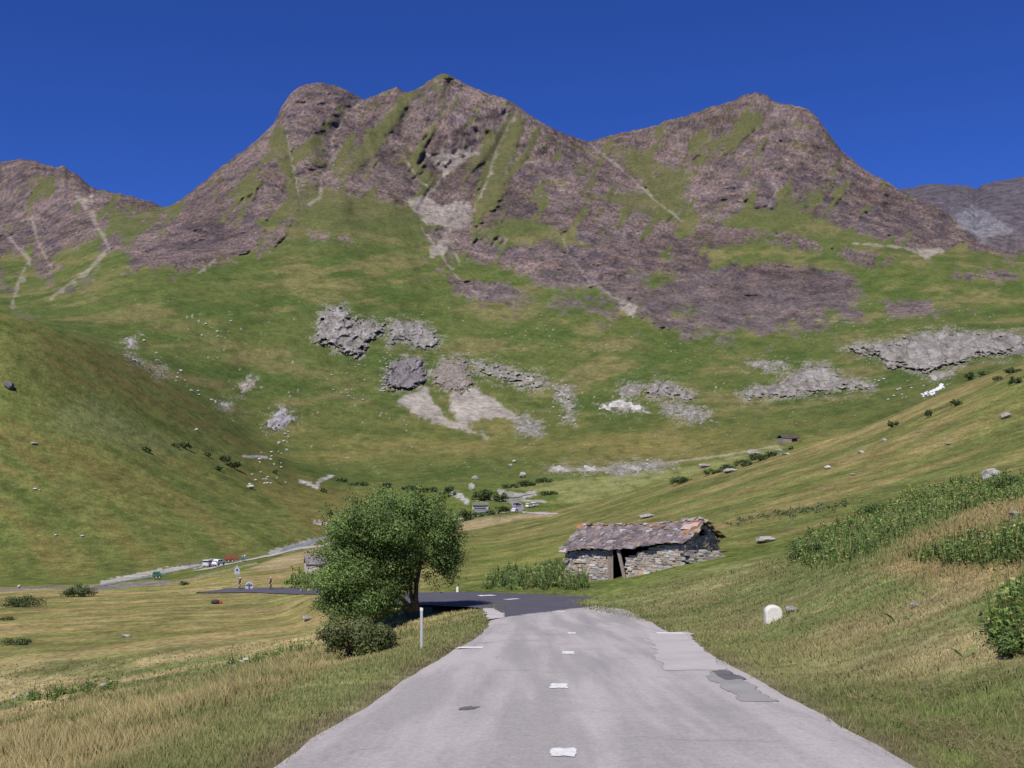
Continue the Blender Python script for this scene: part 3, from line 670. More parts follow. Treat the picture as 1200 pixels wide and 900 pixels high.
# ------------------------------------------------------------------ road
def road_mat():
    m, nt, b, out = newmat('old_asphalt'); oc = objcoord(nt)
    sep = N(nt, 'ShaderNodeSeparateXYZ'); nt.links.new(oc, sep.inputs[0])
    mp = N(nt, 'ShaderNodeMapping'); nt.links.new(oc, mp.inputs[0]); mp.inputs['Scale'].default_value = (1.6,.07,1); mp.inputs['Rotation'].default_value = (0,0,.059)
    streak = noise(nt, 1.0, 4, .55, mp.outputs[0]); blot = noise(nt, .55, 5, .6, oc); grain = noise(nt, 24, 6, .85, oc); grit = noise(nt, 7, 6, .8, oc)
    lightc = mixn(nt, mapr(nt, streak, .42,.60,0,1), (.475,.435,.405), (.365,.335,.318))
    lightc = mixn(nt, mapr(nt, blot, .55,.75,0,.7), lightc, (.31,.285,.28))
    xl = math_(nt, 'SUBTRACT', math_(nt,'SUBTRACT', sep.outputs[0], .195), math_(nt,'MULTIPLY', sep.outputs[1], .059))
    for off, wd, st in ((.42,.34,.55),(1.75,.55,.40),(-1.35,.6,.30)):
        bnd = math_(nt, 'MULTIPLY', mapr(nt, math_(nt,'ABSOLUTE', math_(nt,'SUBTRACT', xl, off)), 0, wd, st, 0), mapr(nt, streak, .35,.6,.4,1))
        lightc = mixn(nt, bnd, lightc, (.285,.262,.26))
    darkc = mixn(nt, mapr(nt, blot, .35,.7,0,1), (.088,.083,.102), (.112,.106,.126))
    # new asphalt in the bend, laid against a ragged seam
    e = math_(nt, 'SUBTRACT', math_(nt,'SUBTRACT', sep.outputs[0], -.83), math_(nt,'MULTIPLY', math_(nt,'SUBTRACT', sep.outputs[1], 38.0), .335))
    e = math_(nt, 'ADD', e, mapr(nt, noise(nt, 1.3, 3, .5, oc), .3,.7,-.18,.18))
    dk = mapr(nt, e, -.03, .03, 1, 0)
    dk = math_(nt, 'MULTIPLY', dk, mapr(nt, sep.outputs[1], 38.6, 39.2, 0, 1))
    c = mixn(nt, dk, lightc, darkc)
    c = mul(nt, c, mapr(nt, grain, .36,.64,.80,1.20)); c = mul(nt, c, mapr(nt, grit, .36,.64,.93,1.07))
    # hairline cracks
    vo = N(nt, 'ShaderNodeTexVoronoi', feature='DISTANCE_TO_EDGE'); vo.inputs['Scale'].default_value = .33
    wv = N(nt, 'ShaderNodeMix', data_type='VECTOR'); wv.inputs[0].default_value = .5; nt.links.new(oc, wv.inputs[4])
    nz = N(nt, 'ShaderNodeTexNoise'); nz.inputs['Scale'].default_value = 1.1; nt.links.new(oc, nz.inputs['Vector']); nt.links.new(nz.outputs['Color'], wv.inputs[5])
    nt.links.new(wv.outputs[1], vo.inputs['Vector'])
    crack = math_(nt, 'MULTIPLY', mapr(nt, vo.outputs['Distance'], 0,.006,.45,0), mapr(nt, blot, .48,.6,0,1))
    c = mixn(nt, crack, c, (.09,.085,.085))
    nt.links.new(c, b.inputs['Base Color']); b.inputs['Roughness'].default_value = .85
    bp = N(nt, 'ShaderNodeBump'); bp.inputs['Strength'].default_value = .5; bp.inputs['Distance'].default_value = .01; nt.links.new(grain, bp.inputs['Height']); nt.links.new(bp.outputs[0], b.inputs['Normal'])
    return m
M_ROAD = road_mat()
def build_road():
    nA = 22; n = len(RL); V = np.zeros((n, nA, 3))
    s = np.arange(n)
    jl = -.10+.09*fbm(s*.13+.3, s*0+3.3, 4, 61); jr = .10+.09*fbm(s*.13+.3, s*0+9.3, 4, 63)
    for k in range(nA):
        t = k/(nA-1); e = RR-RL
        w = np.hypot(e[:,0], e[:,1])
        tt = np.clip(t, 0, 1) + (jl/w if k == 0 else 0) + (jr/w if k == nA-1 else 0)
        V[:,k] = RL+e*np.broadcast_to(np.asarray(tt), (n,))[:,None]
        V[:,k,2] += .025*math.sin(math.pi*t)
        if k in (0, nA-1): V[:,k,2] -= .03
    V[-1,:,2] -= .6
    idx = np.arange(n*nA).reshape(n,nA)
    f = np.stack([idx[:-1,:-1], idx[:-1,1:], idx[1:,1:], idx[1:,:-1]], -1).reshape(-1,4)
    tag(npmesh('road', V.reshape(-1,3), f, M_ROAD, smooth=True), kind='structure')
build_road()
def roadz(x, y):
    t, tc, z, o, i = roadframe(np.array([float(x)]), np.array([float(y)]))
    return float(z[0])+.025*math.sin(math.pi*float(tc[0]))
def roadhit(u, v):
    lo, hi = 4.0, 75.0
    for _ in range(50):
        m = (lo+hi)/2; x = (u-CX)/F*m
        if HV-(roadz(x,m)-ZC)*F/m > v: lo = m
        else: hi = m
    return (u-CX)/F*lo, lo
def sheet(name, plan, off, mat, res=.035):
    """thin irregular sheet lying on the road, outline in plan"""
    p = np.array(plan, float); mn = p.min(0); mx = p.max(0)
    gx = np.arange(mn[0], mx[0]+res, res); gy = np.arange(mn[1], mx[1]+res*2, res*2)
    cx = (gx[:-1,None]+gx[1:,None])/2+0*gy[None,:-1]; cy = (gy[None,:-1]+gy[None,1:])/2+0*gx[:-1,None]
    ins = sdf(cx.ravel(), cy.ravel(), plan).reshape(cx.shape)+.16*fbm(cx*1.6, cy*1.0, 4, 3) > 0
    GX, GY = np.meshgrid(gx, gy, indexing='ij'); t, tc, z, o_, i_ = roadframe(GX.ravel(), GY.ravel())
    V = np.stack([GX.ravel(), GY.ravel(), z+.025*np.sin(math.pi*tc)+off], -1)
    idx = np.arange(GX.size).reshape(GX.shape); f = np.stack([idx[:-1,:-1],idx[1:,:-1],idx[1:,1:],idx[:-1,1:]],-1)[ins]
    used = np.unique(f); mp = np.full(GX.size, -1); mp[used] = np.arange(len(used))
    return tag(npmesh(name, V[used], mp[f], mat), kind='structure')
M_PATCHL = colmat('road_patch_light', sc=(.8,50), amp=.16, base=(.49,.45,.42), bump=.3, bdist=.01)
M_PATCHD = colmat('road_patch_dark', sc=(.8,50), amp=.18, base=(.315,.30,.285), bump=.3, bdist=.01)
M_STAIN = colmat('road_stain', sc=(3,50), amp=.25, base=(.15,.14,.145), bump=.3, bdist=.01)
sheet('road_patch', [roadhit(*q) for q in ((757,742),(806,740),(822,758),(850,785),(775,786),(768,765))], .006, M_PATCHL)
sheet('road_patch', [roadhit(*q) for q in ((826,787),(857,785),(880,802),(908,821),(868,822),(845,806))], .006, M_PATCHD)
sheet('road_patch', [roadhit(*q) for q in ((832,787),(857,786),(872,796),(850,797))], .010, M_STAIN)
sheet('road_stain', [roadhit(*q) for q in ((538,831),(550,828),(568,828),(556,831.5),(542,833))], .006, M_STAIN, .025)
sheet('road_patch', [roadhit(*q) for q in ((566,713),(578,713),(591,720),(589,724),(572,726))], .012, M_PATCHL, .05)
def dash(u, v, w, L, ang=.059):
    x, y = roadhit(u, v); V = []; f = []; nx, ny = 7, 9
    for j in range(ny):
        for i in range(nx):
            a = (i/(nx-1)-.5)*w*(1+.25*perlin(np.array([j*.5+u]), np.array([v+.3]), 2)[0]); bb = (j/(ny-1)-.5)*L*(1+.25*perlin(np.array([i*.6+v]), np.array([u+.7]), 4)[0])
            px, py = x+a+bb*ang, y+bb-a*ang; V.append((px, py, roadz(px,py)+.008))
    for j in range(ny-1):
        for i in range(nx-1): f.append((j*nx+i, j*nx+i+1, (j+1)*nx+i+1, (j+1)*nx+i))
    tag(npmesh('road_marking', V, f, M_PAINT), kind='structure')
dash(660,882,.22,.42); dash(655,804,.24,.62); dash(666,765,.24,.75); dash(670,742,.22,.8); dash(657,717,.36,1.0,.4); dash(629,708,.4,.9,.6); dash(600,702,.4,.9,.8); dash(570,698,.4,.9,1)
dash(551,759,.62,.5); dash(785,742,.85,.6)

# ribbons on the valley floor: lower road, river, gravel banks
def ribbon(name, pts, wid, mat, off=.25, kind='structure', n=6, wob=.7):
    P = []
    for u, v in pts:
        g, Y = ground(u, v); P.append((g.x, g.y))
    P = np.array(P); out = []; ww = []
    wid = np.broadcast_to(np.asarray(wid, float), (len(P),))
    for i in range(len(P)-1):
        L = np.linalg.norm(P[i+1]-P[i]); k = max(2, int(L/2.0))
        for t in np.linspace(0,1,k,endpoint=False):
            a,b,c,d = P[max(i-1,0)],P[i],P[i+1],P[min(i+2,len(P)-1)]
            out.append((2*t**3-3*t*t+1)*b+(t**3-2*t*t+t)*(c-a)*.5+(-2*t**3+3*t*t)*c+(t**3-t*t)*(d-b)*.5); ww.append(wid[i]+(wid[i+1]-wid[i])*t)
    out.append(P[-1]); ww.append(wid[-1])
    out = np.array(out); ww = np.array(ww); T = np.gradient(out, axis=0); T /= np.linalg.norm(T,axis=1)[:,None]+1e-9
    Nn = np.stack([-T[:,1],T[:,0]],-1); s = np.arange(len(out))
    ww = ww*(1+wob*fbm(s*.15, s*0+wid[0], 3, 5))
    V = []
    for k in range(n+1):
        q = out+Nn*(ww*(k/n-.5))[:,None]; z = H(q[:,0],q[:,1])+off
        V.append(np.stack([q[:,0],q[:,1],z],-1))
    V = np.stack(V,1); m = len(out); idx = np.arange(m*(n+1)).reshape(m,n+1)
    f = np.stack([idx[:-1,:-1],idx[:-1,1:],idx[1:,1:],idx[1:,:-1]],-1).reshape(-1,4)
    return tag(npmesh(name, V.reshape(-1,3), f, mat, smooth=True), kind=kind)
M_TRACK = colmat('valley_road', sc=(.6,3), amp=.15, base=(.40,.365,.325), bump=.2, bdist=.02)
M_ASPH2 = colmat('grey_asphalt', sc=(.6,3), amp=.12, base=(.24,.225,.235), bump=.2, bdist=.02)
M_WATER = colmat('stream_water', sc=(.4,1.2), amp=.35, base=(.23,.24,.26), rough=.3, spec=.45, bump=.3, bdist=.1)
ribbon('valley_road', [(236,669),(262,662),(290,657),(320,650),(350,644),(385,638),(420,631),(460,623),(505,615),(540,608),(575,602),(600,600),(617,600)], 4.5, M_TRACK, .12, wob=.08)
ribbon('valley_road', [(603,600),(607,596),(606,592),(600,588),(592,588)], 5.5, M_ASPH2, .16, wob=.1)
ribbon('valley_road', [(617,600),(632,601),(652,603)], [4,3,1], M_TRACK, .1, wob=.1)
ribbon('river', [(98,690),(120,686),(150,681),(185,674),(215,668),(235,663),(262,659)], [1,2.2,2.6,2.2,2.2,2,1], M_WATER, .06)
ribbon('river', [(314,650),(335,645),(350,640),(366,635),(385,628)], [.6,2.4,2.8,2.4,1], M_WATER, .06)
ribbon('river', [(566,601),(564,598),(562,595)], [7,6,5], M_WATER, .3)
ribbon('river', [(578,584),(592,583),(606,583),(618,580),(632,578)], [1,2.5,3,2.5,1], M_WATER, .25)

# ------------------------------------------------------------------ grass
def blades(name, pos, hgt, wid, col, lean=.35, mat=M_GRASS, base_dark=.55):
    n = len(pos); a = rng.uniform(0, 2*math.pi, n); dirx, diry = np.cos(a), np.sin(a)
    la = rng.uniform(0, 2*math.pi, n); lm = hgt*lean*rng.uniform(.2,1.3,n)
    b1 = pos.copy(); b2 = pos.copy(); tp = pos.copy()
    b1[:,0] -= dirx*wid/2; b1[:,1] -= diry*wid/2; b2[:,0] += dirx*wid/2; b2[:,1] += diry*wid/2
    b1[:,2] -= .03; b2[:,2] -= .03
    tp[:,0] += np.cos(la)*lm; tp[:,1] += np.sin(la)*lm; tp[:,2] += hgt
    V = np.stack([b1,b2,tp],1).reshape(-1,3); f = np.arange(3*n).reshape(n,3)
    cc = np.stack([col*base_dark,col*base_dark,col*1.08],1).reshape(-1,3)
    return npmesh(name, V, f, mat, None, np.clip(cc,0,.9))
def scatter(n, y0, y1, u0=-120, u1=1320, p=1.0):
    """points spread evenly over the ground as it is seen"""
    u = rng.uniform(u0, u1, n); k = rng.uniform(0,1,n)
    Y = 1/(1/y0+(1/y1-1/y0)*k**p)
    x = (u-CX)/F*Y; z, d = H(x, Y, True)
    return x, Y, z, d, u
def grass():
    P=[];Hh=[];W=[];Cc=[]
    for n, y0, y1 in ((330000, 5.6, 60), (130000, 18, 62)):
        x, Y, z, d, u = scatter(n, y0, y1)
        rag = d+.30*fbm(x*.9, Y*.9, 3, 77)
        keep = (rag > .14) & ((d > .35) | (rng.uniform(0,1,n) < .55))
        # keep the hut free
        keep &= ~((x > 3.6) & (x < 17.5) & (Y > 75.5) & (Y < 84))
        x,Y,z,d,u = x[keep],Y[keep],z[keep],d[keep],u[keep]
        c,_ = groundcol(x,Y,z,d)
        left = (x < .06*Y)
        tall = fbm(x/2.2, Y/2.2, 3, 78)
        h = np.where(left, .05+.17*sst(1.6,4.5,d)*(1+1.2*tall), .03+.035*(1+1.3*tall)+.09*sst(5,9,d))
        h = np.clip(h, .025, .6)*rng.uniform(.5,1.35,len(x))
        h = h*sst(64, 40, Y)+.01
        w = np.maximum(.006, Y/F*1.25)*rng.uniform(.7,1.4,len(x))
        h = np.maximum(h, w*1.5)
        v_ = rng.uniform(0,1,len(x))
        straw = (v_ < np.where(left,.30,.16))*1.0
        c = c*(rng.uniform(.9,1.6,len(x)))[:,None]
        c = mixc(c, (.46,.36,.19), straw*rng.uniform(.3,.8,len(x)))
        grn = (v_ > .72); c = mixc(c, (.115,.175,.045), grn*rng.uniform(.2,.75,len(x)))
        P.append(np.stack([x,Y,z],-1)); Hh.append(h); W.append(w); Cc.append(c)
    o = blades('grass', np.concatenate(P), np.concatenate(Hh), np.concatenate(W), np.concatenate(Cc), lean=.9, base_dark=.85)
    tag(o, 'short mown and dry grass along both road verges and meadows', 'grass', kind='stuff')
    # cut hay lying on the right verge
    x,Y,z,d,u = scatter(26000, 6, 40, 720, 1320); k = (d > .7) & (fbm(x/1.6, Y/1.6, 3, 81) > -.05); x,Y,z = x[k],Y[k],z[k]; n = len(x)
    a = rng.uniform(0,6.28,n); L = rng.uniform(.08,.26,n); w = np.maximum(.005, Y/F*.9)
    p0 = np.stack([x,Y,z+.05+rng.uniform(0,.05,n)],-1); p1 = p0+np.stack([np.cos(a)*L,np.sin(a)*L,rng.uniform(-.02,.05,n)],-1)
    q = np.stack([-np.sin(a)*w,np.cos(a)*w,0*a],-1)
    V = np.stack([p0-q/2,p0+q/2,p1],1).reshape(-1,3); c = np.array([.33,.26,.145])[None]*rng.uniform(.6,1.3,n)[:,None]
    o = npmesh('cut_hay', V, np.arange(3*n).reshape(n,3), M_GRASS, None, np.repeat(c,3,0)); tag(o, 'cut dry hay lying over the mown verge right of the road', 'hay', kind='stuff')
grass()
def weeds(name, polys, n, h0, h1, label, cols=((.095,.165,.042),(.130,.205,.052),(.175,.24,.070),(.27,.25,.10)), wpx=2.0):
    P=[];Hh=[];W=[];Cc=[]
    for poly in polys:
        p = np.array(poly); u = rng.uniform(p[:,0].min(), p[:,0].max(), n); v = rng.uniform(p[:,1].min(), p[:,1].max(), n)
        s = sdf(u, v, poly)+10*fbm(u/12, v/7, 4, 55)-1; k = (s > 0) & (rng.uniform(0,8,n) < s+1.5); u,v,s = u[k],v[k],s[k]
        Y = np.zeros_like(u)
        ub = np.round(u/3)*3
        for q in np.unique(ub):
            mm = ub == q; Y[mm] = hit(q, v[mm])
        k = Y < 330; u,v,Y,s = u[k],v[k],Y[k],s[k]
        x = (u-CX)/F*Y; z = H(x,Y); cl = fbm(x/1.1, Y/1.1, 3, 56)
        h = (h0+(h1-h0)*np.clip(.45+1.3*cl+.5*fbm(x/.45,Y/.45,2,57),0,1.25))*rng.uniform(.4,1.25,len(u))*sst(-2,8,s+3)
        c = np.array(cols)[rng.integers(0,len(cols),len(u))]*(1+.35*cl)[:,None]*rng.uniform(.75,1.25,len(u))[:,None]
        P.append(np.stack([x,Y,z],-1)); Hh.append(h); W.append(np.maximum(.02,Y/F*wpx)*rng.uniform(.6,1.3,len(u))); Cc.append(c)
    P = np.concatenate(P); Hh = np.concatenate(Hh); W = np.concatenate(W); Cc = np.concatenate(Cc)
    n0 = len(P); st = P.repeat(2,0); m = len(st); t = rng.uniform(.05,1.05,m); hh = Hh.repeat(2)
    q = st.copy(); q[:,0] += rng.normal(0,.09,m); q[:,1] += rng.normal(0,.09,m); q[:,2] += hh*t
    a1 = rng.normal(size=(m,3)); a1[:,2] = a1[:,2]*.5-.2; a1 /= np.linalg.norm(a1,axis=1)[:,None]; a2 = np.cross(a1, rng.normal(size=(m,3))+np.array([0,0,1.2])); a2 /= np.linalg.norm(a2,axis=1)[:,None]+1e-9
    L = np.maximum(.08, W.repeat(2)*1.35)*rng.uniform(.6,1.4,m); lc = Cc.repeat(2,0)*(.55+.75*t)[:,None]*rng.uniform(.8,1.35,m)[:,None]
    V = np.stack([q-a2*(L*.32)[:,None], q+a2*(L*.32)[:,None], q+a1*L[:,None]],1).reshape(-1,3)
    k = rng.uniform(0,1,n0) < .95
    aa = rng.uniform(0,6.28,n0); w = W*.6; b1 = P.copy(); b2 = P.copy(); tp = P.copy(); b1[:,0] -= np.cos(aa)*w/2; b1[:,1] -= np.sin(aa)*w/2; b2[:,0] += np.cos(aa)*w/2; b2[:,1] += np.sin(aa)*w/2
    tp += np.stack([rng.normal(0,.25,n0)*Hh, rng.normal(0,.25,n0)*Hh, Hh*rng.uniform(.9,1.55,n0)],-1); b1[:,2] -= .05; b2[:,2] -= .05
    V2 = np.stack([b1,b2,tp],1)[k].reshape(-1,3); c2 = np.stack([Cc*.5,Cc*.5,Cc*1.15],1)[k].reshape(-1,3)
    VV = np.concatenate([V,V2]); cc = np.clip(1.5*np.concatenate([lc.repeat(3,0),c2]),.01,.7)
    sn = rng.normal(size=(len(VV)//3,3))*.45+np.array([0,-.15,1]); sn /= np.linalg.norm(sn,axis=1)[:,None]
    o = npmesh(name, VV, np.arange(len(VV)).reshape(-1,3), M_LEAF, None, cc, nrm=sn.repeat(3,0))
    return tag(o, label, 'weeds', kind='stuff')
weeds('tall_weeds', [[(922,662),(930,632),(985,607),(1040,592),(1060,575),(1120,560),(1210,552),(1210,590),(1130,600),(1070,628),(1010,655),(960,668)]], 34000, .16, .58, 'tall dark green nettles and weeds across the slope right of the hut')
weeds('tall_weeds', [[(1060,655),(1110,640),(1210,620),(1210,665),(1120,668)], [(1160,745),(1180,715),(1215,690),(1215,770),(1180,770)]], 5000, .25, .6, 'dark green weed clumps on the bank at the right edge')
weeds('tall_weeds', [[(563,690),(575,672),(620,668),(660,662),(690,678),(690,692),(640,692)]], 12000, .4, 1.0, 'tall green weeds growing left of the stone hut beside the road', cols=((.10,.165,.045),(.145,.21,.06),(.22,.235,.085)))
weeds('tall_weeds', [[(255,784),(300,772),(350,759),(368,757),(345,772),(300,780)],[(5,822),(40,814),(100,806),(142,800),(130,810),(60,822)]], 5000, .25, .55, 'low strips of green weeds along the field banks on the left')
weeds('tall_weeds', [[(850,612),(900,600),(950,594),(1010,588),(960,603),(900,609),(855,617)]], 7000, .15, .4, 'dull green weeds in the dip behind the stone hut', cols=((.11,.14,.05),(.15,.18,.07),(.17,.18,.09)))
weeds('tall_weeds', [[(330,690),(345,672),(385,668),(385,695)]], 4000, .5, 1.1, 'green weeds beside the lower road behind the tree')

# ------------------------------------------------------------------ foliage
def leafcloud(blobs, n, size, cols, dark=.5, seedv=0, jit=0):
    """blobs: (x,y,z,rx,ry,rz); leaves sit mostly near the blob surfaces"""
    B = np.array(blobs, float); vol = (B[:,3]*B[:,4]+B[:,4]*B[:,5]); pr = vol/vol.sum()
    r = np.random.default_rng(100+seedv)
    bi = r.choice(len(B), n, p=pr); d = r.normal(size=(n,3)); d /= np.linalg.norm(d,axis=1)[:,None]
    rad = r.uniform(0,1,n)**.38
    bump = 1+.28*fbm(d[:,0]*2.1+bi*3.7, d[:,1]*2.1+d[:,2]*1.7, 3, 3+seedv)
    p = B[bi,:3]+d*B[bi,3:6]*(rad*bump)[:,None]
    p = p+r.normal(size=(n,3))*jit*(.4+r.uniform(0,1.2,(n,1)))
    nn = d+r.normal(size=(n,3))*.75; nn[:,2] += .35; nn /= np.linalg.norm(nn,axis=1)[:,None]
    t = np.cross(nn, r.normal(size=(n,3))); t /= np.linalg.norm(t,axis=1)[:,None]+1e-9; bt = np.cross(nn, t)
    s = size*r.uniform(.6,1.4,n); a = t*s[:,None]; b = bt*(s*.42)[:,None]
    V = np.stack([p-a*.5, p+b*.5, p+a*.5, p-b*.5],1).reshape(-1,3)
    c = np.array(cols)[r.integers(0,len(cols),n)]*r.uniform(.7,1.3,n)[:,None]
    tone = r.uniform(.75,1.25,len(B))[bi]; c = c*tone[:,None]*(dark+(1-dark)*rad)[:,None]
    sn = d*.75+nn*.5+np.array([0,0,.15]); sn /= np.linalg.norm(sn,axis=1)[:,None]
    return V, np.arange(4*n).reshape(n,4), np.repeat(np.clip(c*1.6,.005,.7),4,0), np.repeat(sn,4,0)
TREEC = ((.130,.195,.058),(.175,.245,.076),(.095,.150,.045),(.21,.27,.095))
def big_tree():
    Y0 = 53.0; base = Vector(((489-CX)/F*Y0, Y0, 0)); base.z = float(H(base.x, Y0)[0]); s = Y0/F
    root = empty('tree', base, 0, 'bushy dark green tree leaning left beside the bend of the road', 'tree')
    def W(u, v, dy=0): return Vector(((u-CX)*s, Y0+dy, ZC-(v-HV)*s))-base
    outline = [(374,640),(384,610),(398,598),(430,582),(468,576),(505,580),(526,590),(538,612),(540,640),(532,668),(515,668),(500,655),(488,672),(478,702),(455,722),(425,728),(398,728),(378,714),(370,690),(380,665)]
    blobs = []; r = random.Random(6)
    while len(blobs) < 150:
        u = r.uniform(366,544); v = r.uniform(572,736)
        q = sdf(np.array([u]), np.array([v]), outline)[0]
        if q < 7: continue
        rp = min(q*1.08, r.uniform(11,22)); half = min(62, q*1.7+8)
        dy = r.uniform(-1,1)*half*s
        c = W(u,v,dy); R = rp*s; blobs.append((c.x,c.y,c.z,R*1.05,R*1.05,R*.85))
    for u, v, rr in ((512,658,15),(502,676,8),(524,668,12),(476,664,13),(470,682,12),(480,648,14),(496,655,10),(380,706,12),(395,712,15),(415,716,14),(438,716,14),(460,708,13),(385,690,14),(410,692,17),(435,694,17),(458,690,15),(470,690,10),(400,668,17),(470,640,19),(455,610,19),(490,605,18),(510,615,17),(480,592,15),(440,640,20),(500,640,15),(422,650,19),(386,660,12),(450,665,17),(522,668,10),(533,655,10),(512,684,5),(532,672,7),(527,681,5),(538,655,7),(377,706,9),(385,600,7),(412,586,8),(448,574,8),(492,574,8),(515,582,9),(541,628,6),(372,648,7),(520,660,9)):
        c = W(u,v,r.uniform(-.8,.8)); blobs.append((c.x,c.y,c.z,rr*s,rr*s,rr*s*.8))
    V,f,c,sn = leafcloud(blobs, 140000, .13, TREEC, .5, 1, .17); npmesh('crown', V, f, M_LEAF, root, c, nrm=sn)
    tb = MB()
    def limb(pts, r0, r1):
        n = len(pts); tb.tube([W(*p) for p in pts], [r0+(r1-r0)*i/(n-1) for i in range(n)], 8)
    limb([(489,716),(487,700),(488,684),(492,665),(494,648),(490,625),(480,605)], .16, .04)
    limb([(486,716),(482,698),(480,680),(481,662),(484,645),(470,622),(455,600)], .12, .03)
    limb([(484,716),(470,700),(455,685),(440,665),(425,645),(410,625)], .13, .03)
    limb([(484,716),(462,708),(435,700),(410,696),(392,690)], .11, .03)
    limb([(492,662),(502,645),(515,632),(525,622)], .07, .02); limb([(488,684),(478,672),(468,650),(450,640)], .06, .02); limb([(493,655),(508,655),(522,660)], .045, .015)
    tb.build('trunk', M_BARK, root, smooth=True)
big_tree()
def bush_at(name, u, v, wpx, hpx, label, cat='bush', n=900, group=None, cols=TREEC, leaf=None, seedv=0, stems=True):
    g, Y = ground(u, v); s = Y/F; w = wpx*s; h = hpx*s
    root = empty(name, g, 0, label, cat, group)
    r = random.Random(seedv+int(u)*7); bl = []
    k = max(7, int(10*wpx/max(hpx,1)))
    for i in range(k+4):
        x = r.uniform(-.5,.5)*w*.78; top = math.sqrt(max(0,1-(x/(w*.52))**2))
        q_ = r.uniform(.6,1.25); bl.append((x, r.uniform(-.35,.35)*w*.7, h*top*r.uniform(.2,.74), w*.15*q_+.02, w*.15*q_, h*.26*q_))
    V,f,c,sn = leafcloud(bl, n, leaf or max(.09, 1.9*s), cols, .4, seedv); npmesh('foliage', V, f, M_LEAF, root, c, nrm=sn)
    if stems:
        tb = MB()
        for i in range(4): tb.tube([(r.uniform(-.1,.1)*w,0,-.1),(r.uniform(-.3,.3)*w,r.uniform(-.1,.1)*w,h*.55)], [.02*h+.01,.006*h+.004], 5)
        tb.build('stem', M_BARK, root)
    return root
GB = ((.100,.135,.048),(.135,.165,.060),(.165,.18,.076))
bush_at('bush', 416, 774, 98, 60, 'grey green round bush in front of the leaning tree on the left bank', n=8500, cols=GB, leaf=.085, seedv=3)
bush_at('bush', 655, 676, 34, 26, 'dark bush against the left corner of the stone hut', n=1800, seedv=4)
bush_at('bush', 1194, 768, 46, 32, 'dark green leafy shrub on the bank at the right edge', n=2200, leaf=.06, seedv=5)
DG = ((.080,.115,.044),(.105,.145,.054),(.066,.095,.036),(.13,.16,.064))
far_b = [ # column, foot row, width px, height px, label
 (95,699,40,17,'round dark green bush beside the gravel river bank'), (24,711,52,15,'long low dark bush at the left edge of the valley meadow'), (9,727,18,5,'small dark shrub patch under the long low bush at the left edge'), (18,755,38,9,'low dark shrub patch on the meadow at the left edge'),
 (215,686,13,6,'small olive shrub on the meadow near the green car'), (172,530,12,9,'single dark round bush standing alone on the left hillside'),
 (205,524,10,6,'first bush of the dark row below the pale field on the left hill'), (217,526,16,10,'widest bush of the dark row below the pale field on the left hill'), (243,535,8,6,'small shrub between the dark row and the stream on the left hill'),
 (262,541,16,9,'upper bush of the dark clump beside the stream boulders'), (272,548,22,9,'lower wide bush of the dark clump beside the stream boulders'), (255,551,14,6,'low bush left of the dark clump beside the stream boulders'), (322,555,9,6,'tiny round bush right of the stream boulders'),
 (379,577,9,6,'small bush right of the pale gravel track in the valley'), (400,565,16,6,'bush right of the end of the pale gravel track'), (420,569,26,5,'low scrub above the leaning tree, left end of the valley scrub'), (452,572,14,8,'dark bush above the leaning tree in the valley scrub'), (480,574,24,7,'long low bush above the leaning tree in the valley scrub'), (505,577,18,8,'scrub bush right of the middle of the valley scrub'),
 (527,581,17,13,'tall round bush left of the pale gravel bar by the bridge'), (562,586,20,14,'left bush of the thicket behind the small bridge'), (572,587,26,17,'middle bush of the thicket behind the small bridge'), (587,588,20,13,'right bush of the thicket behind the small bridge'),
 (545,611,22,17,'dark bush in front of the bridge beside the tree crown'), (560,606,14,7,'low bush on the river bank before the bridge'), (588,602,20,11,'green bush between the bridge and the parked cars'), (574,604,16,8,'green bush right below the bridge deck'),
 (616,570,26,8,'left dark bush of the row at the head of the mown meadow'), (637,566,22,8,'right dark bush of the row at the head of the mown meadow'), (598,572,22,6,'low dark bush at the left end of the row by the mown meadow'), (643,580,22,6,'narrow dark bush on the mown meadow beside the stream'), (622,594,10,5,'low bush left of the two white vans'),
 (797,567,30,10,'low dark bush below the long hedge on the right meadow'), (835,556,20,8,'lower left bush of the hedge on the right meadow'), (853,552,22,10,'second bush of the hedge on the right meadow'), (871,547,22,11,'third bush of the hedge on the right meadow'), (889,541,22,11,'fourth bush of the hedge on the right meadow'), (903,536,16,9,'top right bush of the hedge on the right meadow'), (927,527,6,5,'tiny bush on the crest between the hedge and the far hut'),
 (1047,501,15,10,'olive bush on the right hill crest, lowest of the crest bushes'), (1088,489,10,10,'small bush below the white snow patch on the right hill'), (1120,476,13,9,'middle bush on the slope below the right hill crest'), (1135,446,17,12,'dark round bush on the right hill crest'), (1152,440,14,7,'low bush between the round bush and the edge on the right hill crest'), (1186,438,22,8,'low wide bush on the right hill crest near the picture edge'), (1189,451,14,12,'upright bush just below the crest near the right picture edge'), (1170,446,12,6,'small scrub patch just below the right hill crest'),
 (935,640,14,12,'pale green bush at the left tip of the nettle slope'), (1025,603,40,16,'dark bush at the upper edge of the nettle slope'), (1180,575,44,22,'dark bush at the right end of the nettle slope'), (945,655,50,28,'leafy bright bush at the lower left of the nettle slope'),
]
for i, (u, v, w, h, lab) in enumerate(far_b):
    nn = int(min(2600, max(260, w*h*4)))
    bush_at('bush', u, v, w, h, lab, n=nn, cols=DG if i < 47 else TREEC, seedv=20+i, stems=(w*h > 250), group='bushes of the valley and hillsides')

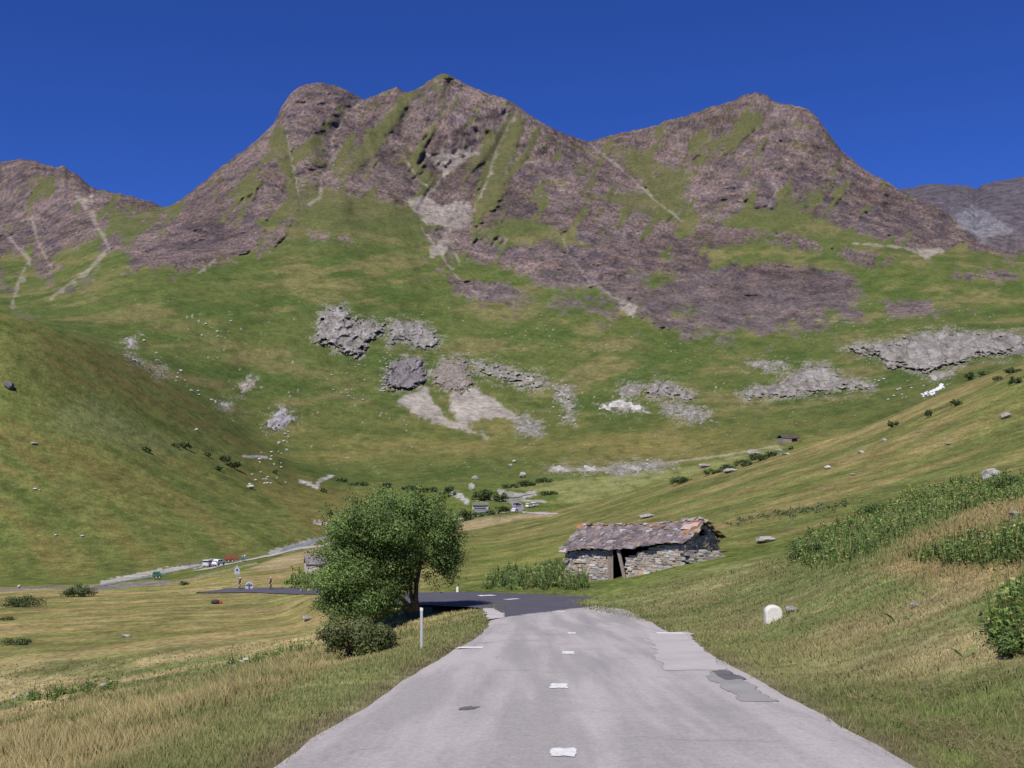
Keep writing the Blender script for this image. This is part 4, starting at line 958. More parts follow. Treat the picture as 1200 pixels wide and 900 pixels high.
# long-leaved plant at the right edge
def leaf_plant(u, v, n, L, label, col=(.20,.29,.11), tilt=None, seedv=0):
    g, Y = ground(u, v); root = empty('plant', g, 0, label, 'plant'); r = random.Random(seedv)
    lb = MB(); st = MB()
    for i in range(n):
        a = tilt[i] if tilt else r.uniform(0,6.28); l = L*r.uniform(.7,1.1)
        pts = [Vector((math.cos(a)*l*t*.8, math.sin(a)*l*t*.5, l*(1.0*t-.55*t*t))) for t in (0,.25,.5,.75,1)]
        st.tube(pts[:3], [.012,.009,.006], 5)
        sd = Vector((-math.sin(a),math.cos(a),.5)).normalized(); ws = [.01,.05,.075,.05,.004]; b = []
        for p, w in zip(pts, ws): b += [p+sd*w*L*.9, p-sd*w*L*.9]
        lb.add(b, [(2*k,2*k+1,2*k+3,2*k+2) for k in range(4)], tuple(q*r.uniform(.8,1.25) for q in col))
    lb.build('leaf', M_LEAF2, root); st.build('stem', colmat('stem_green', sc=(), base=(.13,.17,.06)), root)
leaf_plant(1172, 752, 7, .5, 'pale green long leaved plant drooping left beside the shrub at the right edge', tilt=[2.9,3.2,2.6,3.6,2.2,1.2,.4], seedv=4)
leaf_plant(1130, 772, 4, .35, 'small pale green plant lying low on the mown right verge', tilt=[2.8,3.3,2.4,.5], seedv=9)
leaf_plant(1050, 730, 6, .45, 'green tuft of broad leaves in the middle of the right verge', col=(.17,.26,.09), seedv=12)

# ------------------------------------------------------------------ rock
def outcrop(poly, label, amp=9, cell=13, tone=(.285,.258,.238), step=.8, green=.25, seedv=0, dark=.3, one=False):
    p = np.array(poly, float); us = np.arange(p[:,0].min()-4, p[:,0].max()+4, step); vs = np.arange(p[:,1].min()-4, p[:,1].max()+4, step*.9)
    U = np.repeat(us[:,None], len(vs), 1); Vv = np.repeat(vs[None], len(us), 0)
    uc = np.linspace(us[0], us[-1], max(2, int((us[-1]-us[0])/5)+2)); Yc = np.array([hit(q, vs) for q in uc])
    Y = np.stack([np.interp(us, uc, Yc[:,j]) for j in range(len(vs))], 1)
    n1 = fbm(U/9, Vv/6, 4, 200+seedv); s = sdf(U.ravel(), Vv.ravel(), poly).reshape(U.shape)+4.5*n1+2.2*fbm(U/3, Vv/2.4, 3, 201+seedv)
    gr = fbm(U/9, Vv/4, 3, 230+seedv)
    s = s-5*np.clip(gr-.12,0,1)*green*14
    wx = U+2.5*fbm(U/6, Vv/6, 2, 205+seedv); wy = Vv+2.0*fbm(U/6, Vv/6, 2, 206+seedv)
    f1,f2,cid = voronoi(wx/cell, wy/(cell*.8), 210+seedv); g1,g2,gid = voronoi(wx/(cell*.45), wy/(cell*.3), 220+seedv)
    rg = ridged((wx+.3*wy)/(cell*1.25), wy/(cell*.75), 5, 215+seedv)
    crack = np.minimum(sst(0,.12,f2-f1)*.7+.3, sst(0,.10,g2-g1)*.35+.65)
    sc = np.median(Y)/1100
    t = sst(-1.5, 6, s)
    d = sc*amp*t*(.30+.40*cid+.10*gid+.75*(rg-.35)+.08*crack) + sc*amp*.12*n1 - sst(1,-1.5,s)*2.5*sc-.4*sc
    k = 1-d/Y
    x = (U-CX)/F*Y; z = ZC-(Vv-HV)*Y/F
    if np.median(Y) > for_far-150:
        sf = surf(U.ravel(), Y.ravel())[:,1].reshape(U.shape); k = k*sf/Y
    V = np.stack([x*k, Y*k, ZC+(z-ZC)*k], -1)
    ok = s > -1.6
    if one:
        lab = np.where(ok, np.arange(ok.size).reshape(ok.shape)+1, 0)
        for _ in range(600):
            m = lab.copy(); m[1:] = np.maximum(m[1:], lab[:-1]); m[:-1] = np.maximum(m[:-1], lab[1:]); m[:,1:] = np.maximum(m[:,1:], lab[:,:-1]); m[:,:-1] = np.maximum(m[:,:-1], lab[:,1:]); m = np.where(ok, m, 0)
            if (m == lab).all(): break
            lab = m
        ids, cnt = np.unique(lab[ok], return_counts=True); ok = lab == ids[cnt.argmax()]
    idx = np.full(U.shape, -1); idx[ok] = np.arange(ok.sum())
    q = np.stack([idx[:-1,:-1], idx[1:,:-1], idx[1:,1:], idx[:-1,1:]], -1).reshape(-1,4); q = q[(q >= 0).all(1)]
    c = np.tile(np.array(tone), (ok.sum(),1))*(.85+.25*cid[ok]+.15*gid[ok])[:,None]*(dark+(1-dark)*crack[ok])[:,None]*(.50+.80*rg[ok])[:,None]
    c = mixc(c, (.20,.165,.165), sst(.0,.6,fbm(U/11,Vv/14,3,240+seedv)[ok])*.6)
    gtop = fbm(U/8,Vv/2.6,4,250+seedv)[ok]; c = mixc(c, (.125,.140,.046), np.clip(sst(.0,.3,gtop)*min(.85,green*3.2)+sst(2.5,-1,s[ok]+2*gtop)*.8*(green > .05),0,.95))
    o = npmesh('rock_outcrop', V[ok], q, M_ROCK, None, np.clip(c,.03,.7), np.ones(ok.sum())); return tag(o, label, 'rock outcrop')
for a_, k_ in OUTC: outcrop(*a_, **k_)
def snow():
    poly = [(1079,462),(1090,456),(1103,451),(1106,454),(1096,459),(1083,464)]
    o = outcrop(poly, 'small bright white snow patch behind the right hill crest', 3, 30, (.86,.88,.92), seedv=30, green=0, dark=.95, one=True); o.name = 'snow_patch'; o['category'] = 'snow'
    o.data.materials.clear(); o.data.materials.append(colmat('snow', sc=(.2,), amp=.06, base=(.68,.70,.74)))
snow()
# loose boulders
def boulder_mesh(name, seedv, tone, sub=3, flat=.7):
    bm = bmesh.new(); bmesh.ops.create_icosphere(bm, subdivisions=sub, radius=.5); r = random.Random(seedv)
    planes = [(Vector((r.gauss(0,1),r.gauss(0,1),r.gauss(0,1))).normalized(), r.uniform(.28,.42)) for _ in range(11)]
    for v in bm.verts:
        for nrm, d in planes:
            k = v.co.dot(nrm)-d
            if k > 0: v.co -= nrm*k
        v.co += v.normal*0
        a = perlin(np.array([v.co.x*5+seedv]), np.array([v.co.y*5+v.co.z*4]), seedv)[0]; v.co *= 1+.07*a
        v.co.z = v.co.z*flat
    me = bpy.data.meshes.new(name); bm.to_mesh(me); bm.free()
    a = me.color_attributes.new('Col','FLOAT_COLOR','POINT'); n = len(me.vertices)
    q = np.ones((n,4),np.float32); q[:,:3] = np.array(tone)*np.random.default_rng(seedv).uniform(.8,1.15,n)[:,None]; a.data.foreach_set('color', q.ravel())
    me.materials.append(M_BOULD); return me
BM = [boulder_mesh('boulder_%s' % 'abcdef'[i], 40+i, t, 3) for i, t in enumerate(((.30,.275,.255),(.36,.335,.31),(.25,.225,.215)))]
BW = [boulder_mesh('pale_boulder_%s' % 'abc'[i], 60+i, t, 2) for i, t in enumerate(((.42,.40,.37),(.50,.48,.45)))]
BR = boulder_mesh('red_boulder', 71, (.34,.22,.19), 3); BD = boulder_mesh('dark_boulder', 72, (.13,.12,.125), 3)
def boulder(u, v, w, h, label, me, group=None, rz=None):
    g, Y = ground(u, v); s = Y/F
    o = bpy.data.objects.new('boulder', me); C.objects.link(o); o.location = g+Vector((0,0,h*s*.38)); o.scale = (w*s*1.12, w*s*.9, h*s*1.55); o.rotation_euler = (0,0,rz if rz is not None else random.uniform(0,6.28)*0+random.uniform(-.4,.4))
    return tag(o, label, 'boulder', group)
for u,v,w,h,lab,me in [
 (927,718,15,10,'grey rock lying just behind the white milestone',BM[0]), (896,636,24,9,'pale grey flat boulder on the grass right of the hut',BM[1]), (1162,559,20,13,'pinkish pale boulder at the top of the nettle slope',BW[0]), (1157,563,11,9,'grey boulder left below the pinkish boulder on the nettle slope',BM[1]),
 (40,893,34,12,'reddish grey stone in the dry grass at the bottom left corner',BR), (10,455,14,10,'dark boulder on the left hillside near the picture edge',BD), (758,607,18,6,'pale flat boulder on the meadow just behind the hut roof',BM[1]),
 (1072,712,13,8,'half buried pinkish stone in the mown right verge',BM[0]), (1190,606,16,10,'grey stone half hidden in the dry bank at the right edge',BM[0]), (1186,614,10,7,'small grey stone in the dry bank under the larger grey stone',BM[2]),
 (855,554,18,6,'pale flat boulder below the hedge on the right meadow',BM[1]), (882,534,16,7,'grey boulder in front of the upper end of the hedge',BM[0]), (825,548,14,6,'pale boulder left of the hedge top',BM[0]),
 (913,529,8,4,'small pale boulder on the crest right of the hedge',BW[0]), (921,533,12,3,'thin pale stone on the crest below the far hut',BW[0]), (969,550,9,6,'pale boulder pair on the middle of the right meadow',BW[1]), (1009,531,8,4,'small pale stone high on the right meadow under the crest',BW[0]), (1036,517,6,4,'tiny pale stone on the right meadow near the crest',BW[0]), (1112,521,8,3,'small flat stone on the upper right meadow',BM[0]), (1179,490,12,8,'grey boulder on the upper right meadow near the edge',BM[1]), (1000,557,7,3,'small grey stone right of the pale boulder pair',BM[0]),
 (359,728,10,8,'grey stone at the left foot of the leaning tree',BM[0]), (148,746,10,4,'pale flat stone in the middle of the left field',BW[0]), (274,782,8,4,'pale stone at the left end of the upper weed strip',BW[0]), (283,776,8,4,'pale stone in the upper weed strip of the left field',BW[0]), (17,818,6,4,'pale stone at the left end of the lower weed strip',BW[0]), (31,815,8,5,'pale stone second from the left in the lower weed strip',BW[0]), (108,806,7,4,'pale stone near the right end of the lower weed strip',BW[1]), (120,804,8,4,'rightmost pale stone of the lower weed strip',BW[1]), (288,774,9,4,'rightmost pale stone of the upper weed strip',BW[1]),
 (41,574,6,3,'tiny white stone on the left hillside above the three lower stones',BW[1]), (46,575,4,2,'tiny white stone beside the tiny one on the left hillside',BW[1]), (65,628,4,3,'tiny white stone, left of the pair low on the left hillside',BW[1]), (96,629,5,3,'tiny white stone, right of the pair low on the left hillside',BW[1]), (40,521,7,4,'pale stone at the left end of the terrace line on the left hill',BM[0]), 
 (22,689,4,5,'small white marker stone by the river at the left',BW[1]), (557,562,8,6,'pale boulder behind the bridge bushes',BW[0]), (553,574,8,10,'pointed pale boulder above the gravel bar behind the bridge',BW[0]), (602,542,5,4,'small pale boulder on the valley slope left of the slabs',BW[1]), (598,546,5,3,'second small pale boulder on the slope left of the slabs',BW[0]), (612,560,9,8,'pale tilted boulder beside the dark bush row',BM[1]),
 (293,572,10,5,'pale boulder beside the stream below the dark clump',BW[1]), (356,567,8,4,'pale boulder at the bend of the gravel track',BW[0]), (230,505,5,4,'tiny pale boulder above the stream on the left slope',BW[1])]:
    boulder(u,v,w,h,lab,me)
r = random.Random(11)
def fieldstones(cnt, poly, size, label, group):
    p = np.array(poly); k = 0
    while k < cnt:
        u = r.uniform(p[:,0].min(),p[:,0].max()); v = r.uniform(p[:,1].min(),p[:,1].max())
        if sdf(np.array([u]),np.array([v]),poly)[0] < 0: continue
        s = r.uniform(*size); boulder(u,v,s*1.3,s*.9,label,BW[k%2],group); k += 1
fieldstones(34, [(300,530),(345,500),(350,520),(330,540),(345,570),(290,570)], (1.6,3.6), 'small white stone of the boulder stream below the tilted slabs', 'white stones of the boulder stream')
fieldstones(26, [(440,420),(460,400),(455,460),(445,470)], (1.3,2.6), 'small white stone of the fall line left of the rock knob', 'white stones of the fall line')
fieldstones(18, [(380,440),(430,425),(430,470),(385,470)], (1.3,2.4), 'small white stone on the grass below the biggest crag', 'white stones below the biggest crag')
fieldstones(22, [(650,440),(675,450),(680,500),(640,500)], (1.6,3.4), 'small pale stone scattered around the right scree rocks', 'pale stones at the right scree rocks')
fieldstones(14, [(780,480),(830,470),(840,495),(800,500)], (1.6,3.0), 'small pale stone scattered around the flat mossy rock', 'pale stones at the flat mossy rock')
fieldstones(16, [(140,390),(165,390),(260,475),(240,480)], (1.6,3.6), 'small pale stone lying in the left slope gully', 'pale stones of the left slope gully')
fieldstones(10, [(230,375),(275,375),(275,400),(235,395)], (1.4,3.2), 'small pale stone high on the slope left of the crags', 'pale stones high on the left slope')
fieldstones(14, [(1010,440),(1090,440),(1100,465),(1040,470)], (1.6,3.4), 'small pale stone below the right hand cliff', 'pale stones below the right hand cliff')
fieldstones(12, [(720,540),(800,530),(800,560),(720,570)], (1.6,3.2), 'small pale stone around the long valley slabs', 'pale stones around the long valley slabs')

# ------------------------------------------------------------------ stone hut
STC = ((.36,.33,.30),(.30,.275,.255),(.42,.39,.355),(.24,.215,.205),(.38,.31,.24),(.44,.33,.21),(.30,.24,.22),(.47,.44,.41))
def stone_wall(mb, A, B, zb, zt, thick, skip=None, seedv=0, hs=(.07,.20), ls=(.18,.6)):
    """dry-stone courses from plan point A to B; zb, zt give foot and top along 0..1"""
    r = random.Random(seedv); A = Vector((A[0],A[1])); B = Vector((B[0],B[1])); L = (B-A).length; d = (B-A)/L; n = Vector((d.y,-d.x))
    M = Matrix(((d.x,n.x,0),(d.y,n.y,0),(0,0,1)))
    z = min(zb(0),zb(1))-.3; top = max(zt(t/20) for t in range(21))
    while z < top:
        h = r.uniform(*hs); s = -r.uniform(0,.3)
        while s < L:
            l = r.uniform(*ls)*(1 if h > .1 else 1.2); m = s+l/2; t = min(max(m/L,0),1)
            if z > zb(t)-.35 and z+h*.6 < zt(t) and 0 <= m <= L and not (skip and skip(t, z+h/2)):
                c = A+d*m; c2 = random.choice(STC); k = r.uniform(.75,1.2); off = r.uniform(-.05,.05)
                mb.box((c.x-n.x*(-off), c.y+n.y*off, z+h/2), (l*.96, thick*r.uniform(.85,1.05), h*.92), M, j=min(h,l)*.12, col=tuple(q*k for q in c2))
            s += l
        z += h*.97
def hut():
    FLx,FLy = 4.47,79.2; FRx,FRy = 12.8,73.2
    d = Vector((FRx-FLx,FRy-FLy)); L = d.length; d /= L; back = Vector((-d.y,d.x)); D = 6.0
    root = empty('stone_hut', (8.6,76.2,float(H(8.6,76.2)[0])), 0, 'old dry stone hut with a sagging slate roof above the road bend', 'hut'); O = root.location.copy()
    def P(s, t, z): q = Vector((FLx,FLy))+d*(s*L)+back*(t*D); return Vector((q.x,q.y,z))
    def g(s, t): q = P(s,t,0); return float(H(q.x,q.y)[0])
    zeL, zeR = -5.34, -4.22; zrL, zrR = -3.50, -2.78
    eave = lambda s: zeL+(zeR-zeL)*s+.08*math.sin(s*9); ridge = lambda s: zrL+(zrR-zrL)*s-.12*math.sin(s*math.pi)
    dl, dr = .385, .515     # door bay
    def wall(name, A, B, zb, zt, th, skip=None, sd=0):
        mb = MB(); stone_wall(mb, A, B, zb, zt, th, skip, sd); o = mb.build(name, M_STONE, root); o.matrix_parent_inverse = Matrix.Translation(-O); return o
    p2 = lambda s,t: tuple(P(s,t,0))[:2]
    topf = lambda t: eave(t)-.06 if t < dl else (eave(dr)-.06-.75+ (t-dr)*4.6 if t > dr and t < .86 else eave(t)-.05)
    topf2 = lambda t: min(topf(t), eave(t)-.06)
    wall('front_wall', p2(0,.03), p2(1,.03), lambda t: g(t,0), topf2, .34, lambda t,z: t > dl, 1)
    wall('front_wall', p2(0,.03), p2(1,.03), lambda t: g(t,0), topf2, .34, lambda t,z: t < dr, 6)
    wall('gable_wall', p2(1,.0), p2(1,1), lambda t: g(1,t), lambda t: (eave(1)+(ridge(1)-eave(1))*(1-abs(2*t-1)))-.1, .34, lambda t,z: .42 < t < .60 and ridge(1)-1.05 < z < ridge(1)-.45, 2)
    wall('gable_wall', p2(0,1), p2(0,.0), lambda t: g(0,1-t), lambda t: (eave(0)+(ridge(0)-eave(0))*(1-abs(2*t-1)))-.1, .34, None, 3)
    wall('back_wall', p2(1,1), p2(0,1), lambda t: g(1-t,1), lambda t: eave(1-t)-.06, .34, None, 4)
    # rubble running out of the right corner up the slope
    a = P(1,.0,0)+Vector((.2,-.2,0)); b = P(1,0,0)+Vector((3.1,.9,0))
    wall('rubble_wall', (a.x,a.y), (b.x,b.y), lambda t: float(H(a.x+(b.x-a.x)*t, a.y+(b.y-a.y)*t)[0]), lambda t: float(H(a.x+(b.x-a.x)*t, a.y+(b.y-a.y)*t)[0])+.95-.55*t+.12*math.sin(t*17), .5, None, 5)
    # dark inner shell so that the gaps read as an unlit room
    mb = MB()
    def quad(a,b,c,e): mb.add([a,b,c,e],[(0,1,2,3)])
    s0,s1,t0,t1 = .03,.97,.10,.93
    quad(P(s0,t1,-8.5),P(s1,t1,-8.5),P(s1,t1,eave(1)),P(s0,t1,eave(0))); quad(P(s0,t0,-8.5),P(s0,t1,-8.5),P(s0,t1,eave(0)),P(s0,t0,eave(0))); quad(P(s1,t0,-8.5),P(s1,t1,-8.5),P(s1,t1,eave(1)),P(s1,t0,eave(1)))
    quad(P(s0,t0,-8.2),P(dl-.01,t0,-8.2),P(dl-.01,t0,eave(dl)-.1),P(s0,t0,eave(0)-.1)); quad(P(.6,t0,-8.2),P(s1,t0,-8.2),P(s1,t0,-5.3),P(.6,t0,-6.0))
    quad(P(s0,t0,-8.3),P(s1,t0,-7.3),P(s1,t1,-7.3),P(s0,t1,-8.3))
    o = mb.build('unlit_shell', M_DARK, root); o.matrix_parent_inverse = Matrix.Translation(-O)
    # roof: battens and laid slates
    rf = MB(); r = random.Random(8)
    SL = ((.175,.138,.128),(.130,.105,.105),(.215,.170,.155),(.25,.215,.20),(.15,.125,.12),(.22,.165,.13),(.125,.11,.12),(.175,.15,.155))
    for side in (0,1):
        rows = 16
        for i in range(rows):
            f0 = i/rows; s = -.035-r.uniform(0,.03)
            while s < 1.02:
                w = r.uniform(.018,.06)
                c = s+w/2; f = f0+.04+r.uniform(-.03,.03)
                if c > 1.035: break
                cc = min(max(c,0),1)
                up = ridge(cc)-eave(cc); tpos = (f*.5 if side == 0 else 1-f*.5)
                over = -.07 if side == 0 else .07
                t = tpos+over*(1-f)
                ctr = P(c,t,eave(cc)+up*f-.07*(1-f)+.07+r.uniform(0,.07))
                run = D*.5; ang = math.atan2(up, run)*.93+r.uniform(-.06,.06); ax = Vector((d.x,d.y,0)); ay = Vector((back.x,back.y,0))*(1 if side == 0 else -1)
                sl = (ay*math.cos(ang)+Vector((0,0,1))*math.sin(ang)); nn = ax.cross(sl); 
                if nn.z < 0: nn = -nn
                tw = r.uniform(-.25,.25); ax2 = ax*math.cos(tw)+sl*math.sin(tw); sl2 = sl*math.cos(tw)-ax*math.sin(tw)
                M = Matrix((ax2,sl2,nn)).transposed()
                col = SL[r.randrange(len(SL))]; k = r.uniform(.75,1.25)
                if (f > .9 or c > .95) and r.random() < .4: col = (.30,.15,.075) if r.random() < .6 else (.36,.26,.18)
                elif r.random() < .05: col = (.40,.37,.35)
                rf.box(ctr, (w*L*1.22, r.uniform(.34,.62), r.uniform(.03,.07)), M, j=.05, col=tuple(q*k for q in col))
                s += w
    for i in range(34): # ridge stones
        c = i/33; k = r.uniform(.8,1.2); col = r.choice(((.36,.17,.075),(.30,.22,.18),(.40,.37,.35),(.22,.19,.19)))
        rf.box(P(c,.5+r.uniform(-.02,.02),ridge(c)+.12), (r.uniform(.3,.5),r.uniform(.3,.5),r.uniform(.06,.14)), Matrix(((d.x,back.x,0),(d.y,back.y,0),(0,0,1))), j=.05, col=tuple(q*k for q in col))
    for i in range(5):
        c = .86+i*.035; rf.box(P(c,.5,ridge(min(c,1))+.27), (.34,.3,.16), None, j=.06, col=(.42,.40,.38))
    # big pinkish slabs at the right end of the slope
    for c,f,sz in ((.945,.66,(.7,.9)),(.985,.76,(.6,.7))):
        up = ridge(1)-eave(1); ang = math.atan2(up,D*.5); sl = Vector((back.x,back.y,0))*math.cos(ang)+Vector((0,0,math.sin(ang))); ax = Vector((d.x,d.y,0)); nn = ax.cross(sl); nn = nn if nn.z > 0 else -nn
        rf.box(P(c,f*.5-.07*(1-f),eave(c)+up*f+.17), (sz[0],sz[1],.07), Matrix((ax,sl,nn)).transposed(), j=.06, col=(.46,.33,.29))
    o = rf.build('roof', M_SLATE, root); o.matrix_parent_inverse = Matrix.Translation(-O)
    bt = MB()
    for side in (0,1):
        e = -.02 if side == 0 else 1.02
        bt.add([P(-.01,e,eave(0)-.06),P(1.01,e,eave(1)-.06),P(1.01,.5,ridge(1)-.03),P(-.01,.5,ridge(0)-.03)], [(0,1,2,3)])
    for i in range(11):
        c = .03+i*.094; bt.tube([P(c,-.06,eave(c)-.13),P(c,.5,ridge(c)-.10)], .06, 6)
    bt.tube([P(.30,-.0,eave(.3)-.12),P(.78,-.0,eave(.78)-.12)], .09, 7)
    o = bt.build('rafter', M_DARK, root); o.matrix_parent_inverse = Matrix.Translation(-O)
    for s0,w,ln in ((.40,.46,.03),(.505,.34,.20)):
        pb = MB(); zg = g(s0,0)-.1; zt = eave(s0)-.12; a = P(s0-ln*.06,-.02,zg) ; bb = P(s0-ln*.2,-.02,zt)
        ax = Vector((d.x,d.y,0)); by = Vector((back.x,back.y,0))
        if w > .4:
            for k in (-1,1):
                q = ax*(k*.125); pb.add([a+q-ax*.115-by*.05,a+q+ax*.115-by*.05,a+q+ax*.115+by*.05,a+q-ax*.115+by*.05,bb+q-ax*.115-by*.05,bb+q+ax*.115-by*.05,bb+q+ax*.115+by*.05,bb+q-ax*.115+by*.05],[(0,1,2,3),(4,7,6,5),(0,4,5,1),(1,5,6,2),(2,6,7,3),(3,7,4,0)])
        else:
            a = P(s0+.02,-.03,zg); bb = P(s0-.035,-.03,zt)
            pb.add([a-ax*.13-by*.06,a+ax*.13-by*.06,a+ax*.13+by*.06,a-ax*.13+by*.06,bb-ax*.17-by*.06,bb+ax*.12-by*.06,bb+ax*.12+by*.06,bb-ax*.17+by*.06],[(0,1,2,3),(4,7,6,5),(0,4,5,1),(1,5,6,2),(2,6,7,3),(3,7,4,0)])
        o = pb.build('door_post', M_WOOD, root, bevel=.01); o.matrix_parent_inverse = Matrix.Translation(-O)
hut()
def small_hut(u, v, wpx, hpx, label, roofc, wallc, rz=0, depth=.8, openfront=True):
    g, Y = ground(u, v); s = Y/F; w = wpx*s; h = hpx*s; D = w*depth
    root = empty('stone_hut', g, rz, label, 'hut'); wh = h*.55
    mb = MB(); r = random.Random(int(u))
    for (a,b,sk) in (((-w/2,-D/2),(w/2,-D/2),True),((w/2,-D/2),(w/2,D/2),False),((w/2,D/2),(-w/2,D/2),False),((-w/2,D/2),(-w/2,-D/2),False)):
        tmp = MB(); stone_wall(tmp, a, b, lambda t: -.6, lambda t: wh, .3, (lambda t,z: .55 < t < .92 and z < wh*.8) if sk and openfront else None, int(u)+len(mb.v), hs=(.14,.3), ls=(.3,.7))
        mb.v, off = mb.v+tmp.v, len(mb.v); mb.f += [tuple(i+off for i in f) for f in tmp.f]; mb.c += [tuple(q*x for q,x in zip(wallc,(1,1,1))) if r.random() < .7 else c for c in tmp.c]
    mb.build('wall', M_STONE, root)
    ib = MB(); ib.box((0,0,wh*.4), (w-.5,D-.5,wh*1.0)); ib.build('interior', M_DARK, root)
    rf = MB()
    for side in (-1,1):
        for i in range(6):
            f = (i+.4)/6; x = -w/2-.2
            while x < w/2+.2:
                l = r.uniform(.5,1.0); k = r.uniform(.7,1.2); ang = side*math.atan2(h*.45, D/2)
                M = Matrix.Rotation(ang*-side*side, 3, 'X') if side > 0 else Matrix.Rotation(-ang, 3, 'X')
                rf.box((x+l/2, side*(D/2+.25)*(1-f), wh+.05+(h*.45)*f+r.uniform(0,.05)), (l*1.1, D/10+.35, .09), M, j=.05, col=tuple(q*k for q in roofc)); x += l
    rf.build('roof', M_SLATE, root)
    return root
small_hut(371, 671, 24, 20, 'small low stone hut with a grey slab roof half hidden behind the tree', (.20,.175,.175), (.50,.47,.42), rz=.3)
small_hut(923, 518, 20, 8, 'tiny dark roofed hut far off above the right hill crest', (.10,.08,.07), (.30,.25,.21), rz=.2)
def ruin():
    g, Y = ground(374, 615); root = empty('stone_ruin', g, .1, 'low pale ruined wall on the meadow left of the tree top', 'ruin')
    mb = MB(); s = Y/F
    stone_wall(mb, (-7*s,0), (2*s,.4), lambda t: -.4, lambda t: 4.6*s+.5*math.sin(t*9), .6, None, 3, hs=(.2,.4), ls=(.3,.9)); stone_wall(mb, (2*s,.4), (3*s,4), lambda t: -.4, lambda t: 3.8*s, .6, None, 4, hs=(.2,.4), ls=(.3,.9)); stone_wall(mb, (5*s,.2), (9*s,.6), lambda t: -.4, lambda t: 2.8*s, .6, None, 5, hs=(.2,.4), ls=(.3,.9))
    mb.c = [tuple(min(q*1.35,.7) for q in c) for c in mb.c]
    mb.build('wall', M_STONE, root)
ruin()

# ------------------------------------------------------------------ roadside things
def milestone():
    g, Y = ground(906, 728); s = Y/F; root = empty('milestone', g, 0, 'white rounded milestone on the grass right of the road', 'milestone')
    w = 20*s; h = 19*s; mb = MB(); n = 14; ol = [(-w/2,-.15)]+[(-w/2*math.cos(math.pi*i/n)*1.0, h-w*.42+w*.42*math.sin(math.pi*i/n)) for i in range(n+1)]+[(w/2,-.15)]
    mb.prism(ol, w*.62, 'y'); mb.build('stone_body', colmat('milestone_paint', sc=(4,22), amp=.16, base=(.66,.63,.56), bump=.5, bdist=.01), root, bevel=.05)
milestone()
def marker_post():
    g, Y = ground(494, 760); s = Y/F; root = empty('marker_post', g, 0, 'thin white marker post with a slanted top on the left verge', 'marker post')
    h = 48*s; mb = MB(); mb.box((0,0,h*.46), (.062,.05,h*.92+.1)); mb.build('post', M_GREYM, root, bevel=.008)
    tb = MB(); tb.prism([(-.034,h*.925),(.034,h*.925),(.034,h*.985),(-.034,h*1.0)], .054, 'y'); tb.build('reflector_cap', M_WHITE, root)
marker_post()
g, Y = ground(536, 694)
mb = MB(); mb.box((0,0,.16),(.2,.16,.5),taper=.8); o = mb.build('kerb_stone', M_WHITE, None, bevel=.03); o.location = g; tag(o, 'small pale marker stone at the far edge of the road bend', 'marker stone')
def sign_round():
    g, Y = ground(292, 691); s = Y/F; root = empty('road_sign', g+Vector((0,0,-.3)), 0, 'large round topped grey sign back beside the lower bend', 'sign')
    R = 4.6*s; n = 18; ol = [(-R,0.3)]+[(-R*math.cos(math.pi*i/n), 5*s+.3+R*math.sin(math.pi*i/n)) for i in range(n+1)]+[(R,0.3)]
    mb = MB(); mb.prism(ol, .05, 'y'); mb.build('sign_plate', colmat('sign_back', sc=(3,), amp=.08, base=(.40,.42,.47), rough=.5, bump=0), root)
    pb = MB(); pb.box((0,-.08,.55), (.16,.1,1.4)); pb.box((0,-.08,1.0),(.9,.08,.14)); pb.build('post', colmat('sign_post', sc=(3,), base=(.10,.10,.12), bump=0), root)
sign_round()
def sign_pole():
    g, Y = ground(278, 691); g = Vector(((278-CX)/F*152, 152, 0)); g.z = float(H(g.x,152)[0]); s = 152/F
    root = empty('road_sign', g, 0, 'tall road sign back on a grey pole behind the first cyclist', 'sign'); zt = ZC-(663-HV)*s-g.z; zb = ZC-(673-HV)*s-g.z
    pb = MB(); pb.tube([(0,0,-.3),(0,0,zt)], .05, 8); pb.build('pole', M_GREYM, root)
    sb = MB(); w = 3.2*s; sb.prism([(-w,zb),(w,zb),(w,zb+(zt-zb)*.55),(0,zt+.15),(-w,zb+(zt-zb)*.55)], .04, 'y', c=(0,-.07,0)); sb.build('sign_plate', colmat('sign_back_blue', sc=(3,), amp=.08, base=(.36,.39,.46), rough=.5, bump=0), root)
    db = MB(); db.box((0,-.10,(zb+zt)/2),(.25,.03,.3)); db.build('bracket', M_DARK, root)
sign_pole()

